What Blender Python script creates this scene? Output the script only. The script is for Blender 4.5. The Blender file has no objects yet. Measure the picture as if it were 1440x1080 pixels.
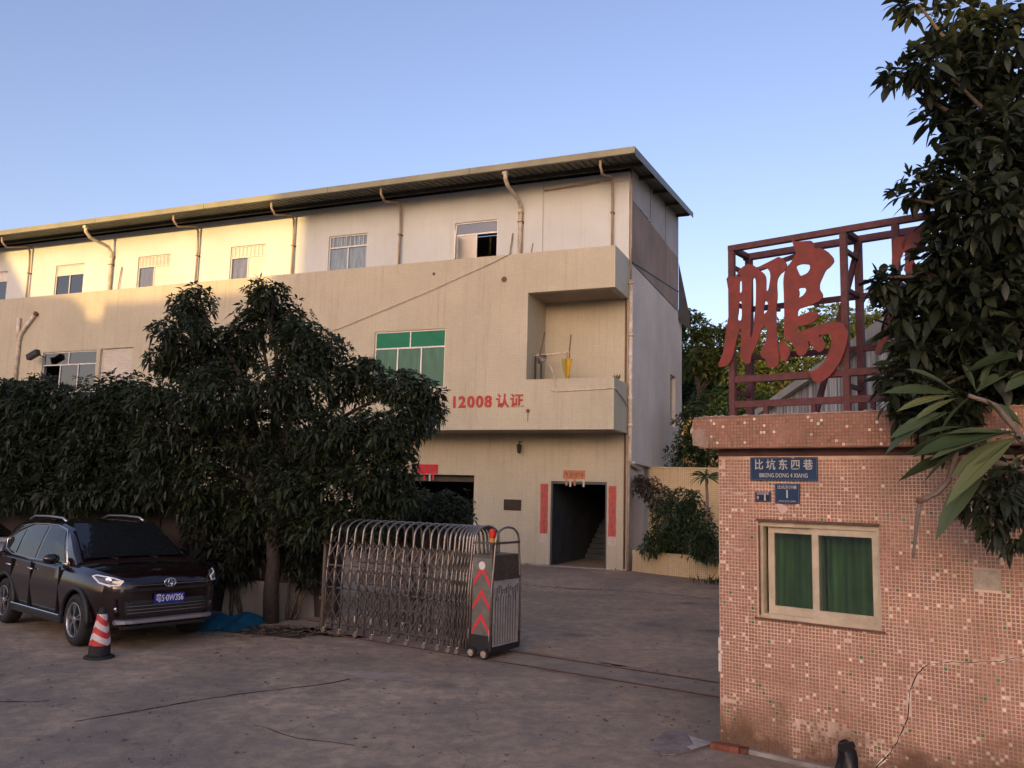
import bpy, bmesh, math, random
import numpy as np
from mathutils import Vector, Matrix, Euler
random.seed(7)
RNG = np.random.default_rng(11)
R = math.radians
sc = bpy.context.scene
COL = sc.collection

# ------------------------------------------------------------------ camera
FPX, PITCH, ROLL, CAMH = 1182.4, .12644, -.02543, 2.2
YF, YG, YT = .38839, .67524, .593           # headings of factory, gatehouse, sliding gate
cp, sp = math.cos(PITCH), math.sin(PITCH)
fwd = Vector((0, cp, sp)); up0 = Vector((0, -sp, cp)); rt0 = Vector((1, 0, 0))
cr, sr = math.cos(ROLL), math.sin(ROLL)
rt = cr*rt0 - sr*up0; up = sr*rt0 + cr*up0
cam_d = bpy.data.cameras.new('camera'); cam = bpy.data.objects.new('camera', cam_d); COL.objects.link(cam)
cam_d.sensor_width = 36; cam_d.lens = FPX/1440*36; cam_d.clip_end = 2000; cam_d.clip_start = .05
mw = Matrix((rt, up, -fwd)).transposed().to_4x4(); mw.translation = (0, 0, CAMH)
cam.matrix_world = mw
sc.camera = cam
# ------------------------------------------------------------------ light
SUN_EL = R(4)
sun_h = Vector((-math.sin(YF), -math.cos(YF), 0))          # towards the sun, level
sun_dir = (sun_h*math.cos(SUN_EL) + Vector((0, 0, math.sin(SUN_EL)))).normalized()
w = bpy.data.worlds.new('World'); sc.world = w; w.use_nodes = True
nt = w.node_tree; nt.nodes.clear()
sky = nt.nodes.new('ShaderNodeTexSky'); sky.sky_type = 'NISHITA'; sky.sun_disc = False
sky.sun_elevation = R(10); sky.sun_rotation = math.atan2(sun_h.x, sun_h.y)
sky.air_density = 1.0; sky.dust_density = 2.4; sky.ozone_density = 1.5; sky.altitude = 20
bg = nt.nodes.new('ShaderNodeBackground'); bg.inputs[1].default_value = .15
wo = nt.nodes.new('ShaderNodeOutputWorld')
tint = nt.nodes.new('ShaderNodeMix'); tint.data_type = 'RGBA'; tint.blend_type = 'MULTIPLY'; tint.inputs[0].default_value = 1; tint.inputs[7].default_value = (1.14, .97, 1.10, 1)   # one even camera tint for the whole sky
nt.links.new(sky.outputs[0], tint.inputs[6]); nt.links.new(tint.outputs[2], bg.inputs[0]); nt.links.new(bg.outputs[0], wo.inputs[0])
sl = bpy.data.lights.new('sun', 'SUN'); sl.energy = 2.5; sl.angle = R(.35); sl.color = (1, .63, .22)
so = bpy.data.objects.new('sun', sl); COL.objects.link(so); so.location = sun_dir*60
so.rotation_euler = (-sun_dir).to_track_quat('-Z', 'Y').to_euler()
sc.view_settings.view_transform = 'Standard'; sc.view_settings.look = 'None'
sc.view_settings.gamma = 1; sc.view_settings.exposure = 1.0; sc.view_settings.use_curve_mapping = False
sc.cycles.max_bounces = 6; sc.cycles.transparent_max_bounces = 8

# ------------------------------------------------------------------ pixel -> place
def ray(x, y):
    return rt*((x-720)/FPX) - up*((y-540)/FPX) + fwd
def ground(x, y, z=0.):
    d = ray(x, y); return Vector((0, 0, CAMH)) + d*((z-CAMH)/d.z)
def at_depth(x, y, Y):
    d = ray(x, y); return Vector((0, 0, CAMH)) + d*(Y/d.y)
def on_plane(x, y, P, n):
    C = Vector((0, 0, CAMH)); d = ray(x, y); return C + d*((Vector(P)-C).dot(n)/d.dot(n))
def frame_mat(O, yaw):
    m = Matrix.Rotation(-yaw, 4, 'Z'); m.translation = O; return m
FM = frame_mat(ground(881, 802.5), YF); FI = FM.inverted()
GM = frame_mat(ground(1013, 1049), YG); GI = GM.inverted()
def f_y(x, y, b=0.):      # pixel -> factory coordinates on the plane y=b
    n = FM.to_3x3() @ Vector((0, 1, 0)); return FI @ on_plane(x, y, FM @ Vector((0, b, 0)), n)
def g_y(x, y, b=0.):
    n = GM.to_3x3() @ Vector((0, 1, 0)); return GI @ on_plane(x, y, GM @ Vector((0, b, 0)), n)

# ------------------------------------------------------------------ object helpers
class MB:
    def __init__(s): s.v = []; s.f = []; s.c = None
    def add(s, vs, fs):
        o = len(s.v); s.v += [tuple(v) for v in vs]; s.f += [tuple(i+o for i in f) for f in fs]; return s
    def box(s, x0, x1, y0, y1, z0, z1, m=None):
        vs = [Vector((x, y, z)) for z in (z0, z1) for y in (y0, y1) for x in (x0, x1)]
        if m is not None: vs = [m @ v for v in vs]
        return s.add(vs, [(0, 2, 3, 1), (4, 5, 7, 6), (0, 1, 5, 4), (2, 6, 7, 3), (0, 4, 6, 2), (1, 3, 7, 5)])
    def bevbox(s, x0, x1, y0, y1, z0, z1, b=.01, m=None):
        bm = bmesh.new(); bmesh.ops.create_cube(bm, size=1)
        for v in bm.verts: v.co = Vector(((x0+x1)/2+v.co.x*(x1-x0), (y0+y1)/2+v.co.y*(y1-y0), (z0+z1)/2+v.co.z*(z1-z0)))
        bmesh.ops.bevel(bm, geom=bm.edges[:], offset=b, segments=2, affect='EDGES', profile=.6)
        bm.verts.index_update()
        vs = [v.co.copy() for v in bm.verts]
        if m is not None: vs = [m @ v for v in vs]
        s.add(vs, [[v.index for v in f.verts] for f in bm.faces]); bm.free(); return s
    def tube(s, pts, r, n=8, cap=True):
        pts = [Vector(p) for p in pts]; rs = r if isinstance(r, (list, tuple)) else [r]*len(pts)
        o = len(s.v); prev = None
        for i, p in enumerate(pts):
            t = (pts[min(i+1, len(pts)-1)] - pts[max(i-1, 0)]).normalized()
            if prev is None:
                a = Vector((0, 0, 1)) if abs(t.z) < .9 else Vector((1, 0, 0)); nn = t.cross(a).normalized()
            else: nn = (prev - t*prev.dot(t)).normalized()
            prev = nn; b = t.cross(nn)
            for k in range(n):
                q = 2*math.pi*k/n; s.v.append(tuple(p + (nn*math.cos(q)+b*math.sin(q))*rs[i]))
        for i in range(len(pts)-1):
            for k in range(n):
                k2 = (k+1) % n; s.f.append((o+i*n+k, o+i*n+k2, o+(i+1)*n+k2, o+(i+1)*n+k))
        if cap:
            s.f.append(tuple(o+k for k in reversed(range(n)))); s.f.append(tuple(o+(len(pts)-1)*n+k for k in range(n)))
        return s
    def bar(s, a, b, wx, wy):
        """rectangular bar from a to b"""
        a, b = Vector(a), Vector(b); t = (b-a).normalized()
        h = Vector((0, 0, 1)) if abs(t.z) < .95 else Vector((0, 1, 0))
        n1 = t.cross(h).normalized(); n2 = n1.cross(t)
        vs = [p + n1*(i*wx/2) + n2*(j*wy/2) for p in (a, b) for i, j in ((-1, -1), (1, -1), (1, 1), (-1, 1))]
        return s.add(vs, [(3, 2, 1, 0), (4, 5, 6, 7), (0, 1, 5, 4), (1, 2, 6, 5), (2, 3, 7, 6), (3, 0, 4, 7)])
    def lathe(s, prof, n=24, m=None, cap=True):
        o = len(s.v)
        for r, z in prof:
            for k in range(n):
                q = 2*math.pi*k/n; v = Vector((r*math.cos(q), r*math.sin(q), z)); s.v.append(tuple(m @ v if m is not None else v))
        for i in range(len(prof)-1):
            for k in range(n):
                k2 = (k+1) % n; s.f.append((o+i*n+k, o+i*n+k2, o+(i+1)*n+k2, o+(i+1)*n+k))
        if cap: s.f.append(tuple(o+k for k in reversed(range(n)))); s.f.append(tuple(o+(len(prof)-1)*n+k for k in range(n)))
        return s
    def prism(s, poly, axis_m, d):
        """poly: 2-D outline, lifted by axis_m(u,v,h) -> Vector, thickness d"""
        n = len(poly)
        vs = [axis_m(u, v, 0) for u, v in poly] + [axis_m(u, v, d) for u, v in poly]
        return s.add(vs, [tuple(reversed(range(n))), tuple(range(n, 2*n))] + [(i, (i+1) % n, n+(i+1) % n, n+i) for i in range(n)])
    def wall(s, u0, u1, z0, z1, holes, t0, t1, ax='x'):
        """slab with rectangular openings: u along ax, thickness t0..t1 on the other axis, every face once"""
        us = sorted({u0, u1, *[q for h in holes for q in h[:2]]}); zs = sorted({z0, z1, *[q for h in holes for q in h[2:]]})
        us = [u for u in us if u0 <= u <= u1]; zs = [z for z in zs if z0 <= z <= z1]
        def solid(i, j):
            if i < 0 or j < 0 or i >= len(us)-1 or j >= len(zs)-1: return False
            cu, cz = (us[i]+us[i+1])/2, (zs[j]+zs[j+1])/2
            return not any(h[0] < cu < h[1] and h[2] < cz < h[3] for h in holes)
        P = (lambda u, t, z: (u, t, z)) if ax == 'x' else (lambda u, t, z: (t, u, z))
        for i in range(len(us)-1):
            for j in range(len(zs)-1):
                if not solid(i, j): continue
                a, b, c, d = us[i], us[i+1], zs[j], zs[j+1]
                s.add([P(a, t0, c), P(b, t0, c), P(b, t0, d), P(a, t0, d)], [(0, 1, 2, 3)])
                s.add([P(a, t1, c), P(b, t1, c), P(b, t1, d), P(a, t1, d)], [(3, 2, 1, 0)])
                for di, dj, q in ((-1, 0, ((a, c), (a, d))), (1, 0, ((b, c), (b, d))), (0, -1, ((a, c), (b, c))), (0, 1, ((a, d), (b, d)))):
                    if not solid(i+di, j+dj):
                        (p, r_), (p2, r2) = q
                        s.add([P(p, t0, r_), P(p2, t0, r2), P(p2, t1, r2), P(p, t1, r_)], [(0, 1, 2, 3)])
        return s
    def mesh(s, name):
        me = bpy.data.meshes.new(name); me.from_pydata(s.v, [], s.f); me.update(); return me
    def build(s, name, mat, parent=None, smooth=False, fix=True):
        me = s.mesh(name)
        if fix:
            bm = bmesh.new(); bm.from_mesh(me); bmesh.ops.recalc_face_normals(bm, faces=bm.faces); bm.to_mesh(me); bm.free()
        return link(name, me, mat, parent, smooth)
def link(name, me, mat=None, parent=None, smooth=False):
    if mat is not None and not me.materials: me.materials.append(mat)
    if smooth: me.polygons.foreach_set('use_smooth', [True]*len(me.polygons))
    o = bpy.data.objects.new(name, me); COL.objects.link(o); o.parent = parent; return o
def soft(o, ang=35):
    me = o.data; me.polygons.foreach_set('use_smooth', [True]*len(me.polygons))
    bm = bmesh.new(); bm.from_mesh(me)
    for e in bm.edges:
        if len(e.link_faces) == 2 and e.calc_face_angle(0) > R(ang): e.smooth = False
    bm.to_mesh(me); bm.free(); return o
def tag(o, label=None, cat=None, group=None, kind=None):
    if label: o['label'] = label
    if cat: o['category'] = cat
    if group: o['group'] = group
    if kind: o['kind'] = kind
    return o
def empty(name, m=None, label=None, cat=None, group=None):
    o = bpy.data.objects.new(name, None); COL.objects.link(o); o.empty_display_size = .2
    if m is not None: o.matrix_world = m
    return tag(o, label, cat, group)
def copy_tree(o, parent=None):
    c = o.copy(); COL.objects.link(c); c.parent = parent
    for ch in o.children: copy_tree(ch, c)
    return c
def text_mesh(body, size, extrude=.004, bold=0., align='CENTER'):
    cu = bpy.data.curves.new('text', 'FONT'); cu.body = body; cu.size = size; cu.extrude = extrude
    cu.offset = bold; cu.align_x = align; cu.align_y = 'CENTER'; cu.resolution_u = 3
    o = bpy.data.objects.new('text', cu); COL.objects.link(o)
    dg = bpy.context.evaluated_depsgraph_get(); dg.update()
    me = bpy.data.meshes.new_from_object(o.evaluated_get(dg))
    bpy.data.objects.remove(o); bpy.data.curves.remove(cu); me.materials.clear(); return me
def fill_mesh(loops, extrude, bev=0.):
    """filled outline with holes; loops in (x, z), front at -extrude"""
    cu = bpy.data.curves.new('outline', 'CURVE'); cu.dimensions = '2D'; cu.fill_mode = 'BOTH'; cu.extrude = extrude; cu.bevel_depth = bev; cu.bevel_resolution = 1
    for lp in loops:
        s = cu.splines.new('POLY'); s.points.add(len(lp)-1); s.use_cyclic_u = True
        for p, q in zip(s.points, lp): p.co = (q[0], q[1], 0, 1)
    o = bpy.data.objects.new('outline', cu); COL.objects.link(o)
    dg = bpy.context.evaluated_depsgraph_get(); dg.update()
    me = bpy.data.meshes.new_from_object(o.evaluated_get(dg))
    bpy.data.objects.remove(o); bpy.data.curves.remove(cu); return me
UPRIGHT = Matrix.Rotation(R(90), 4, 'X')      # text lying in XY -> standing, facing -Y
def smoothloop(pts, it=1):
    for _ in range(it):
        out = []
        for i in range(len(pts)):
            a, b = pts[i], pts[(i+1) % len(pts)]
            out += [(a[0]*.8+b[0]*.2, a[1]*.8+b[1]*.2), (a[0]*.2+b[0]*.8, a[1]*.2+b[1]*.8)]
        pts = out
    return pts

# ------------------------------------------------------------------ materials
MATS = {}
def mat(name, col, rough=.7, metal=0., spec=.4, noise=0., nscale=6., bump=0., bscale=40., coat=0., dirt=None):
    if name in MATS: return MATS[name]
    m = bpy.data.materials.new(name); m.use_nodes = True; n = m.node_tree; b = n.nodes['Principled BSDF']
    b.inputs['Base Color'].default_value = (*col, 1); b.inputs['Roughness'].default_value = rough
    b.inputs['Metallic'].default_value = metal; b.inputs['Specular IOR Level'].default_value = spec
    b.inputs['Coat Weight'].default_value = coat; b.inputs['Coat Roughness'].default_value = .05
    tc = n.nodes.new('ShaderNodeTexCoord')
    if noise:
        t = n.nodes.new('ShaderNodeTexNoise'); t.inputs['Scale'].default_value = nscale; t.inputs['Detail'].default_value = 7; t.inputs['Roughness'].default_value = .65
        n.links.new(tc.outputs['Object'], t.inputs['Vector'])
        rp = n.nodes.new('ShaderNodeValToRGB'); rp.color_ramp.elements[0].position = .3; rp.color_ramp.elements[1].position = .72
        d = dirt or tuple(c*(1-noise) for c in col)
        rp.color_ramp.elements[0].color = (*d, 1); rp.color_ramp.elements[1].color = (*[min(1, c*(1+noise*.35)) for c in col], 1)
        n.links.new(t.outputs[0], rp.inputs[0]); n.links.new(rp.outputs[0], b.inputs['Base Color'])
        mr = n.nodes.new('ShaderNodeMapRange'); mr.inputs[3].default_value = min(1, rough+.12); mr.inputs[4].default_value = max(.03, rough-.1)
        n.links.new(t.outputs[0], mr.inputs[0]); n.links.new(mr.outputs[0], b.inputs['Roughness'])
    if bump:
        t2 = n.nodes.new('ShaderNodeTexNoise'); t2.inputs['Scale'].default_value = bscale; t2.inputs['Detail'].default_value = 5
        n.links.new(tc.outputs['Object'], t2.inputs['Vector'])
        bp = n.nodes.new('ShaderNodeBump'); bp.inputs['Strength'].default_value = bump; bp.inputs['Distance'].default_value = .02
        n.links.new(t2.outputs[0], bp.inputs['Height']); n.links.new(bp.outputs[0], b.inputs['Normal'])
    MATS[name] = m; return m
def nodes_of(m): return m.node_tree.nodes, m.node_tree.links, m.node_tree.nodes['Principled BSDF']
def N(n, t, **kw):
    o = n.new(t)
    for k, v in kw.items():
        if k.startswith('i_'): o.inputs[int(k[2:])].default_value = v
        else: setattr(o, k, v)
    return o
def mixc(n, l, fac, a, b, mode='MIX'):
    x = n.new('ShaderNodeMix'); x.data_type = 'RGBA'; x.blend_type = mode
    for s, q in ((0, fac), (6, a), (7, b)):
        if hasattr(q, 'is_linked'): l.new(q, x.inputs[s])
        else: x.inputs[s].default_value = q if s == 0 else (*q, 1)
    return x.outputs[2]
def ramp(n, l, src, stops):
    r = n.new('ShaderNodeValToRGB'); e = r.color_ramp.elements
    while len(e) < len(stops): e.new(.5)
    for q, (p, c) in zip(e, stops): q.position = p; q.color = (*c, 1) if isinstance(c, tuple) else (c, c, c, 1)
    l.new(src, r.inputs[0]); return r.outputs[0]
def noise(n, l, vec, scale, detail=6, rough=.6, dist=0.):
    t = N(n, 'ShaderNodeTexNoise'); t.inputs['Scale'].default_value = scale; t.inputs['Detail'].default_value = detail
    t.inputs['Roughness'].default_value = rough; t.inputs['Distortion'].default_value = dist
    l.new(vec, t.inputs['Vector']); return t.outputs[0]
def scaled(n, l, vec, s):
    mp = n.new('ShaderNodeMapping'); mp.inputs['Scale'].default_value = s; l.new(vec, mp.inputs[0]); return mp.outputs[0]

def plaster(name, col, stain, streak=.35, tile=0., grout=(.3, .25, .18), patch=.2, rough=.8, tvar=.1):
    """painted or tiled outside wall: soft patches, rain streaks, optional small mosaic grid"""
    m = bpy.data.materials.new(name); m.use_nodes = True; n, l, b = nodes_of(m)
    tc = n.new('ShaderNodeTexCoord'); ob = tc.outputs['Object']
    c = None
    big = noise(n, l, ob, .55, 5, .6); fine = noise(n, l, ob, 9, 6, .7)
    base = ramp(n, l, big, [(.3, tuple(x*(1-patch) for x in col)), (.7, tuple(min(1, x*(1+patch*.3)) for x in col))])
    st = noise(n, l, scaled(n, l, ob, (5, 5, .22)), 1.6, 6, .65)
    sf = ramp(n, l, st, [(.52, 0.), (.78, streak)])
    base = mixc(n, l, sf, base, stain)
    ff = ramp(n, l, fine, [(.55, 0.), (.8, .22)])
    base = mixc(n, l, ff, base, stain)
    hgt = fine
    if tile:
        sep = n.new('ShaderNodeSeparateXYZ'); l.new(ob, sep.inputs[0])
        nm = n.new('ShaderNodeSeparateXYZ'); l.new(tc.outputs['Normal'], nm.inputs[0])
        ab = N(n, 'ShaderNodeMath', operation='ABSOLUTE'); l.new(nm.outputs[0], ab.inputs[0])
        gt = N(n, 'ShaderNodeMath', operation='GREATER_THAN'); l.new(ab.outputs[0], gt.inputs[0]); gt.inputs[1].default_value = .5
        mx = n.new('ShaderNodeMix'); l.new(gt.outputs[0], mx.inputs[0]); l.new(sep.outputs[0], mx.inputs[2]); l.new(sep.outputs[1], mx.inputs[3])
        cb = n.new('ShaderNodeCombineXYZ'); l.new(mx.outputs[0], cb.inputs[0]); l.new(sep.outputs[2], cb.inputs[1])
        br = N(n, 'ShaderNodeTexBrick'); br.offset = 0; br.squash = 1
        br.inputs['Scale'].default_value = 1; br.inputs['Brick Width'].default_value = tile; br.inputs['Row Height'].default_value = tile
        br.inputs['Mortar Size'].default_value = tile*.075; br.inputs['Mortar Smooth'].default_value = .1; br.inputs['Bias'].default_value = 0
        br.inputs['Color1'].default_value = (1-tvar, 1-tvar, 1-tvar, 1); br.inputs['Color2'].default_value = (1, 1, 1, 1); br.inputs['Mortar'].default_value = (1, 1, 1, 1)
        l.new(cb.outputs[0], br.inputs[0])
        base = mixc(n, l, 1., base, br.outputs[0], 'MULTIPLY')
        base = mixc(n, l, br.outputs[1], base, grout)
        inv = N(n, 'ShaderNodeMath', operation='SUBTRACT'); inv.inputs[0].default_value = 1; l.new(br.outputs[1], inv.inputs[1]); hgt = inv.outputs[0]
    l.new(base, b.inputs['Base Color']); b.inputs['Roughness'].default_value = rough; b.inputs['Specular IOR Level'].default_value = .3
    bp = n.new('ShaderNodeBump'); bp.inputs['Strength'].default_value = .25; bp.inputs['Distance'].default_value = .004 if tile else .012
    l.new(hgt, bp.inputs['Height']); l.new(bp.outputs[0], b.inputs['Normal'])
    return m

M_tile = plaster('cream_mosaic', (.49, .455, .34), (.28, .235, .165), .6, tile=.06, grout=(.36, .325, .232), patch=.17, rough=.6, tvar=.07)
M_tile2 = plaster('cream_mosaic_garden', (.58, .46, .27), (.26, .2, .12), .6, tile=.06, grout=(.3, .23, .13), patch=.2, rough=.6)
M_white = plaster('pale_render', (.53, .575, .58), (.38, .375, .35), .35, patch=.12)
M_side = plaster('side_render', (.60, .53, .46), (.36, .31, .26), .6, patch=.2)
M_grey = plaster('grey_sheet', (.40, .385, .37), (.2, .18, .16), .6, patch=.25)
M_inner = mat('inner_wall', (.34, .36, .36), .8, noise=.25, nscale=2)
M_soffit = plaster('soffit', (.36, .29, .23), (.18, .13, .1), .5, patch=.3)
M_alu = mat('aluminium', (.62, .60, .55), .45, .35, noise=.25, nscale=14)
M_pipe = mat('white_pvc', (.62, .56, .47), .5, noise=.35, nscale=5, dirt=(.33, .26, .18))
M_pipeb = mat('stained_pipe', (.36, .27, .19), .6, noise=.4, nscale=6)
M_rust = mat('rusty_steel', (.17, .09, .06), .85, noise=.5, nscale=25)
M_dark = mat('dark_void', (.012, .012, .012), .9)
M_red = mat('red_paint', (.42, .035, .03), .55, noise=.3, nscale=9)
M_steel = mat('stainless', (.33, .29, .255), .42, .85, noise=.35, nscale=18)
M_steeld = mat('dull_stainless', (.17, .145, .125), .55, .8, noise=.4, nscale=18)
M_rubber = mat('rubber', (.018, .018, .018), .75, noise=.3, nscale=20)
M_blackp = mat('black_plastic', (.02, .02, .021), .5, noise=.3, nscale=20)
M_conc = mat('old_concrete', (.33, .29, .25), .9, noise=.45, nscale=3.5, bump=.5, bscale=25)

def glass_mat(name, tint=(.02, .025, .025), rough=.04, alpha=.35):
    m = bpy.data.materials.new(name); m.use_nodes = True; n, l, b = nodes_of(m)
    n.remove(b); out = n['Material Output']
    g = n.new('ShaderNodeBsdfGlossy'); g.inputs['Roughness'].default_value = rough
    tr = n.new('ShaderNodeBsdfTransparent'); tr.inputs[0].default_value = (*tint, 1)
    fr = n.new('ShaderNodeLayerWeight'); fr.inputs[0].default_value = .3; pw = N(n, 'ShaderNodeMath', operation='POWER'); l.new(fr.outputs[1], pw.inputs[0]); pw.inputs[1].default_value = 2.5
    mp = n.new('ShaderNodeMapRange'); mp.inputs[3].default_value = alpha; mp.inputs[4].default_value = 1; l.new(pw.outputs[0], mp.inputs[0])
    x = n.new('ShaderNodeMixShader'); l.new(mp.outputs[0], x.inputs[0]); l.new(tr.outputs[0], x.inputs[1]); l.new(g.outputs[0], x.inputs[2])
    l.new(x.outputs[0], out.inputs[0]); return m
M_glass = glass_mat('window_glass', (.75, .8, .78), .03, .1)
M_glassd = glass_mat('tinted_glass', (.12, .13, .14), .03, .15)
M_greenpane = mat('green_film_glass', (.016, .17, .095), .45, spec=.15, noise=.15, nscale=3)

def curtain_mat(name, a, b_):
    m = bpy.data.materials.new(name); m.use_nodes = True; n, l, b = nodes_of(m)
    tc = n.new('ShaderNodeTexCoord'); s = noise(n, l, scaled(n, l, tc.outputs['Object'], (1, 1, .15)), 7, 4)
    l.new(ramp(n, l, s, [(.35, a), (.65, b_)]), b.inputs['Base Color']); b.inputs['Roughness'].default_value = .9; return m
M_greenlow = curtain_mat('green_blind_glass', (.010, .085, .048), (.016, .135, .078))
nodes_of(M_greenlow)[2].inputs['Roughness'].default_value = .3
M_curt_g = curtain_mat('green_curtain', (.045, .14, .035), (.15, .36, .10))
M_curt_p = curtain_mat('mauve_curtain', (.30, .20, .27), (.5, .4, .44))
M_curt_b = curtain_mat('bluegrey_curtain', (.22, .23, .27), (.5, .5, .52))

# corrugated sheets
M_roof = mat('roof_sheet', (.115, .11, .082), .5, .1, noise=.3, nscale=2)
M_fascia = mat('fascia_sheet', (.25, .24, .15), .55, noise=.25, nscale=1.2)
M_under = mat('roof_underside', (.07, .065, .05), .8, noise=.3, nscale=2)

# ================================================================== GROUND
def ground_mat():
    m = bpy.data.materials.new('worn_concrete'); m.use_nodes = True; n, l, b = nodes_of(m)
    tc = n.new('ShaderNodeTexCoord'); ob = tc.outputs['Object']
    big = noise(n, l, ob, .22, 6, .62, .6); mid = noise(n, l, ob, 1.3, 8, .68, .4); fine = noise(n, l, ob, 45, 4, .7)
    c = ramp(n, l, big, [(.36, (.23, .185, .132)), (.5, (.41, .30, .196)), (.64, (.54, .40, .262))])
    c = mixc(n, l, ramp(n, l, mid, [(.40, .6), (.58, 0.)]), c, (.22, .175, .13))
    c = mixc(n, l, ramp(n, l, noise(n, l, ob, .7, 7, .7, 1.2), [(.6, 0.), (.75, .4)]), c, (.42, .345, .26))
    c = mixc(n, l, ramp(n, l, fine, [(.5, 0.), (.75, .35)]), c, (.04, .035, .032))
    c = mixc(n, l, ramp(n, l, noise(n, l, ob, 5.5, 9, .75, .3), [(.44, .5), (.58, 0.)]), c, (.15, .12, .095))
    va = N(n, 'ShaderNodeTexVoronoi'); va.inputs['Scale'].default_value = 70; l.new(ob, va.inputs[0])
    c = mixc(n, l, ramp(n, l, va.outputs[0], [(.12, .5), (.3, 0.)]), c, (.52, .42, .33))
    c = mixc(n, l, ramp(n, l, noise(n, l, scaled(n, l, ob, (.25, 1.6, 1)), 1.1, 6, .7, .5), [(.56, 0.), (.72, .45)]), c, (.14, .10, .08))
    # oil spots
    vo = N(n, 'ShaderNodeTexVoronoi'); vo.inputs['Scale'].default_value = .55; vo.inputs['Randomness'].default_value = 1
    mxv = n.new('ShaderNodeVectorMath'); mxv.operation = 'ADD'
    nv = N(n, 'ShaderNodeTexNoise'); nv.inputs['Scale'].default_value = 3; l.new(ob, nv.inputs['Vector'])
    sc_ = n.new('ShaderNodeVectorMath'); sc_.operation = 'SCALE'; sc_.inputs[3].default_value = .5; l.new(nv.outputs[1], sc_.inputs[0])
    l.new(ob, mxv.inputs[0]); l.new(sc_.outputs[0], mxv.inputs[1]); l.new(mxv.outputs[0], vo.inputs[0])
    c = mixc(n, l, ramp(n, l, vo.outputs[0], [(.05, .55), (.17, 0.)]), c, (.04, .036, .034))
    # hair cracks
    ve = N(n, 'ShaderNodeTexVoronoi', feature='DISTANCE_TO_EDGE'); ve.inputs['Scale'].default_value = .28; l.new(mxv.outputs[0], ve.inputs[0])
    c = mixc(n, l, ramp(n, l, ve.outputs[0], [(.001, .35), (.004, 0.)]), c, (.025, .022, .02))
    l.new(c, b.inputs['Base Color'])
    l.new(ramp(n, l, mid, [(.3, .62), (.7, .9)]), b.inputs['Roughness']); b.inputs['Specular IOR Level'].default_value = .35
    bp = n.new('ShaderNodeBump'); bp.inputs['Strength'].default_value = .45; bp.inputs['Distance'].default_value = .012
    ad = N(n, 'ShaderNodeMath', operation='ADD'); l.new(fine, ad.inputs[0]); l.new(mid, ad.inputs[1])
    l.new(ad.outputs[0], bp.inputs['Height']); l.new(bp.outputs[0], b.inputs['Normal'])
    return m
M_ground = ground_mat()
tag(MB().add([(-600, -600, 0), (600, -600, 0), (600, 900, 0), (-600, 900, 0)], [(0, 1, 2, 3)]).build('ground', M_ground), kind='structure')

def ribbon(mb, pts, wd, z, jit=0.):
    """flat strip on the ground with uneven edges"""
    pts = [Vector((p[0], p[1], 0)) for p in pts]; dense = []
    for a, b in zip(pts[:-1], pts[1:]):
        k = max(2, int((b-a).length/.12))
        dense += [a.lerp(b, i/k) for i in range(k)]
    dense.append(pts[-1]); vs = []
    for i, p in enumerate(dense):
        t = (dense[min(i+1, len(dense)-1)]-dense[max(i-1, 0)]).normalized(); nn = Vector((-t.y, t.x, 0))
        off = nn*random.uniform(-jit, jit); h = wd/2*(1+random.uniform(-.5, .5)*(jit > 0))
        vs += [p+off+nn*h+Vector((0, 0, z)), p+off-nn*h+Vector((0, 0, z))]
    mb.add(vs, [(2*i, 2*i+1, 2*i+3, 2*i+2) for i in range(len(dense)-1)])
M_joint = mat('joint_dirt', (.022, .018, .016), .95, noise=.5, nscale=30)
jt = MB()
ribbon(jt, [ground(105, 1015), ground(250, 990), ground(330, 977), ground(460, 962), ground(492, 955)], .024, .004, .012)
ribbon(jt, [ground(355, 1020), ground(390, 1030), ground(440, 1042), ground(500, 1049)], .010, .004, .03)
ribbon(jt, [ground(-40, 985), ground(40, 988), ground(70, 985)], .016, .004, .02)
ribbon(jt, [ground(735, 822), ground(800, 828), ground(900, 832), ground(1010, 843)], .03, .004, .02)
tag(jt.build('pavement_joint', M_joint), kind='structure')
# paler patches of worn screed (own outline)
def blob(mb, cx, cy, rx, ry, z, seed, rot=0.):
    rr = random.Random(seed); n = 34; k = [rr.uniform(-.22, .22) for _ in range(5)]
    vs = [(cx, cy, z)]
    for i in range(n):
        q = 2*math.pi*i/n; r_ = 1 + sum(k[j]*math.sin((j+2)*q+seed*j) for j in range(5)) + rr.uniform(-.06, .06)
        x, y = rx*r_*math.cos(q), ry*r_*math.sin(q)
        vs.append((cx+x*math.cos(rot)-y*math.sin(rot), cy+x*math.sin(rot)+y*math.cos(rot), z))
    mb.add(vs, [(0, 1+i, 1+(i+1) % n) for i in range(n)])
M_screed = mat('pale_screed', (.36, .28, .22), .9, noise=.5, nscale=2.2, dirt=(.2, .15, .12), bump=.3)
M_screedd = mat('dark_patch', (.075, .068, .062), .85, noise=.5, nscale=2.2, dirt=(.12, .1, .088), bump=.3)
pt = MB()
for i, (px, py, rx, ry) in enumerate([(530, 950, .5, .2), (880, 935, .35, .12)]):
    g = ground(px, py); blob(pt, g.x, g.y, rx, ry, .004, i+3, -.3)
tag(pt.build('pavement_patch', M_screed), kind='structure')

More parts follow.
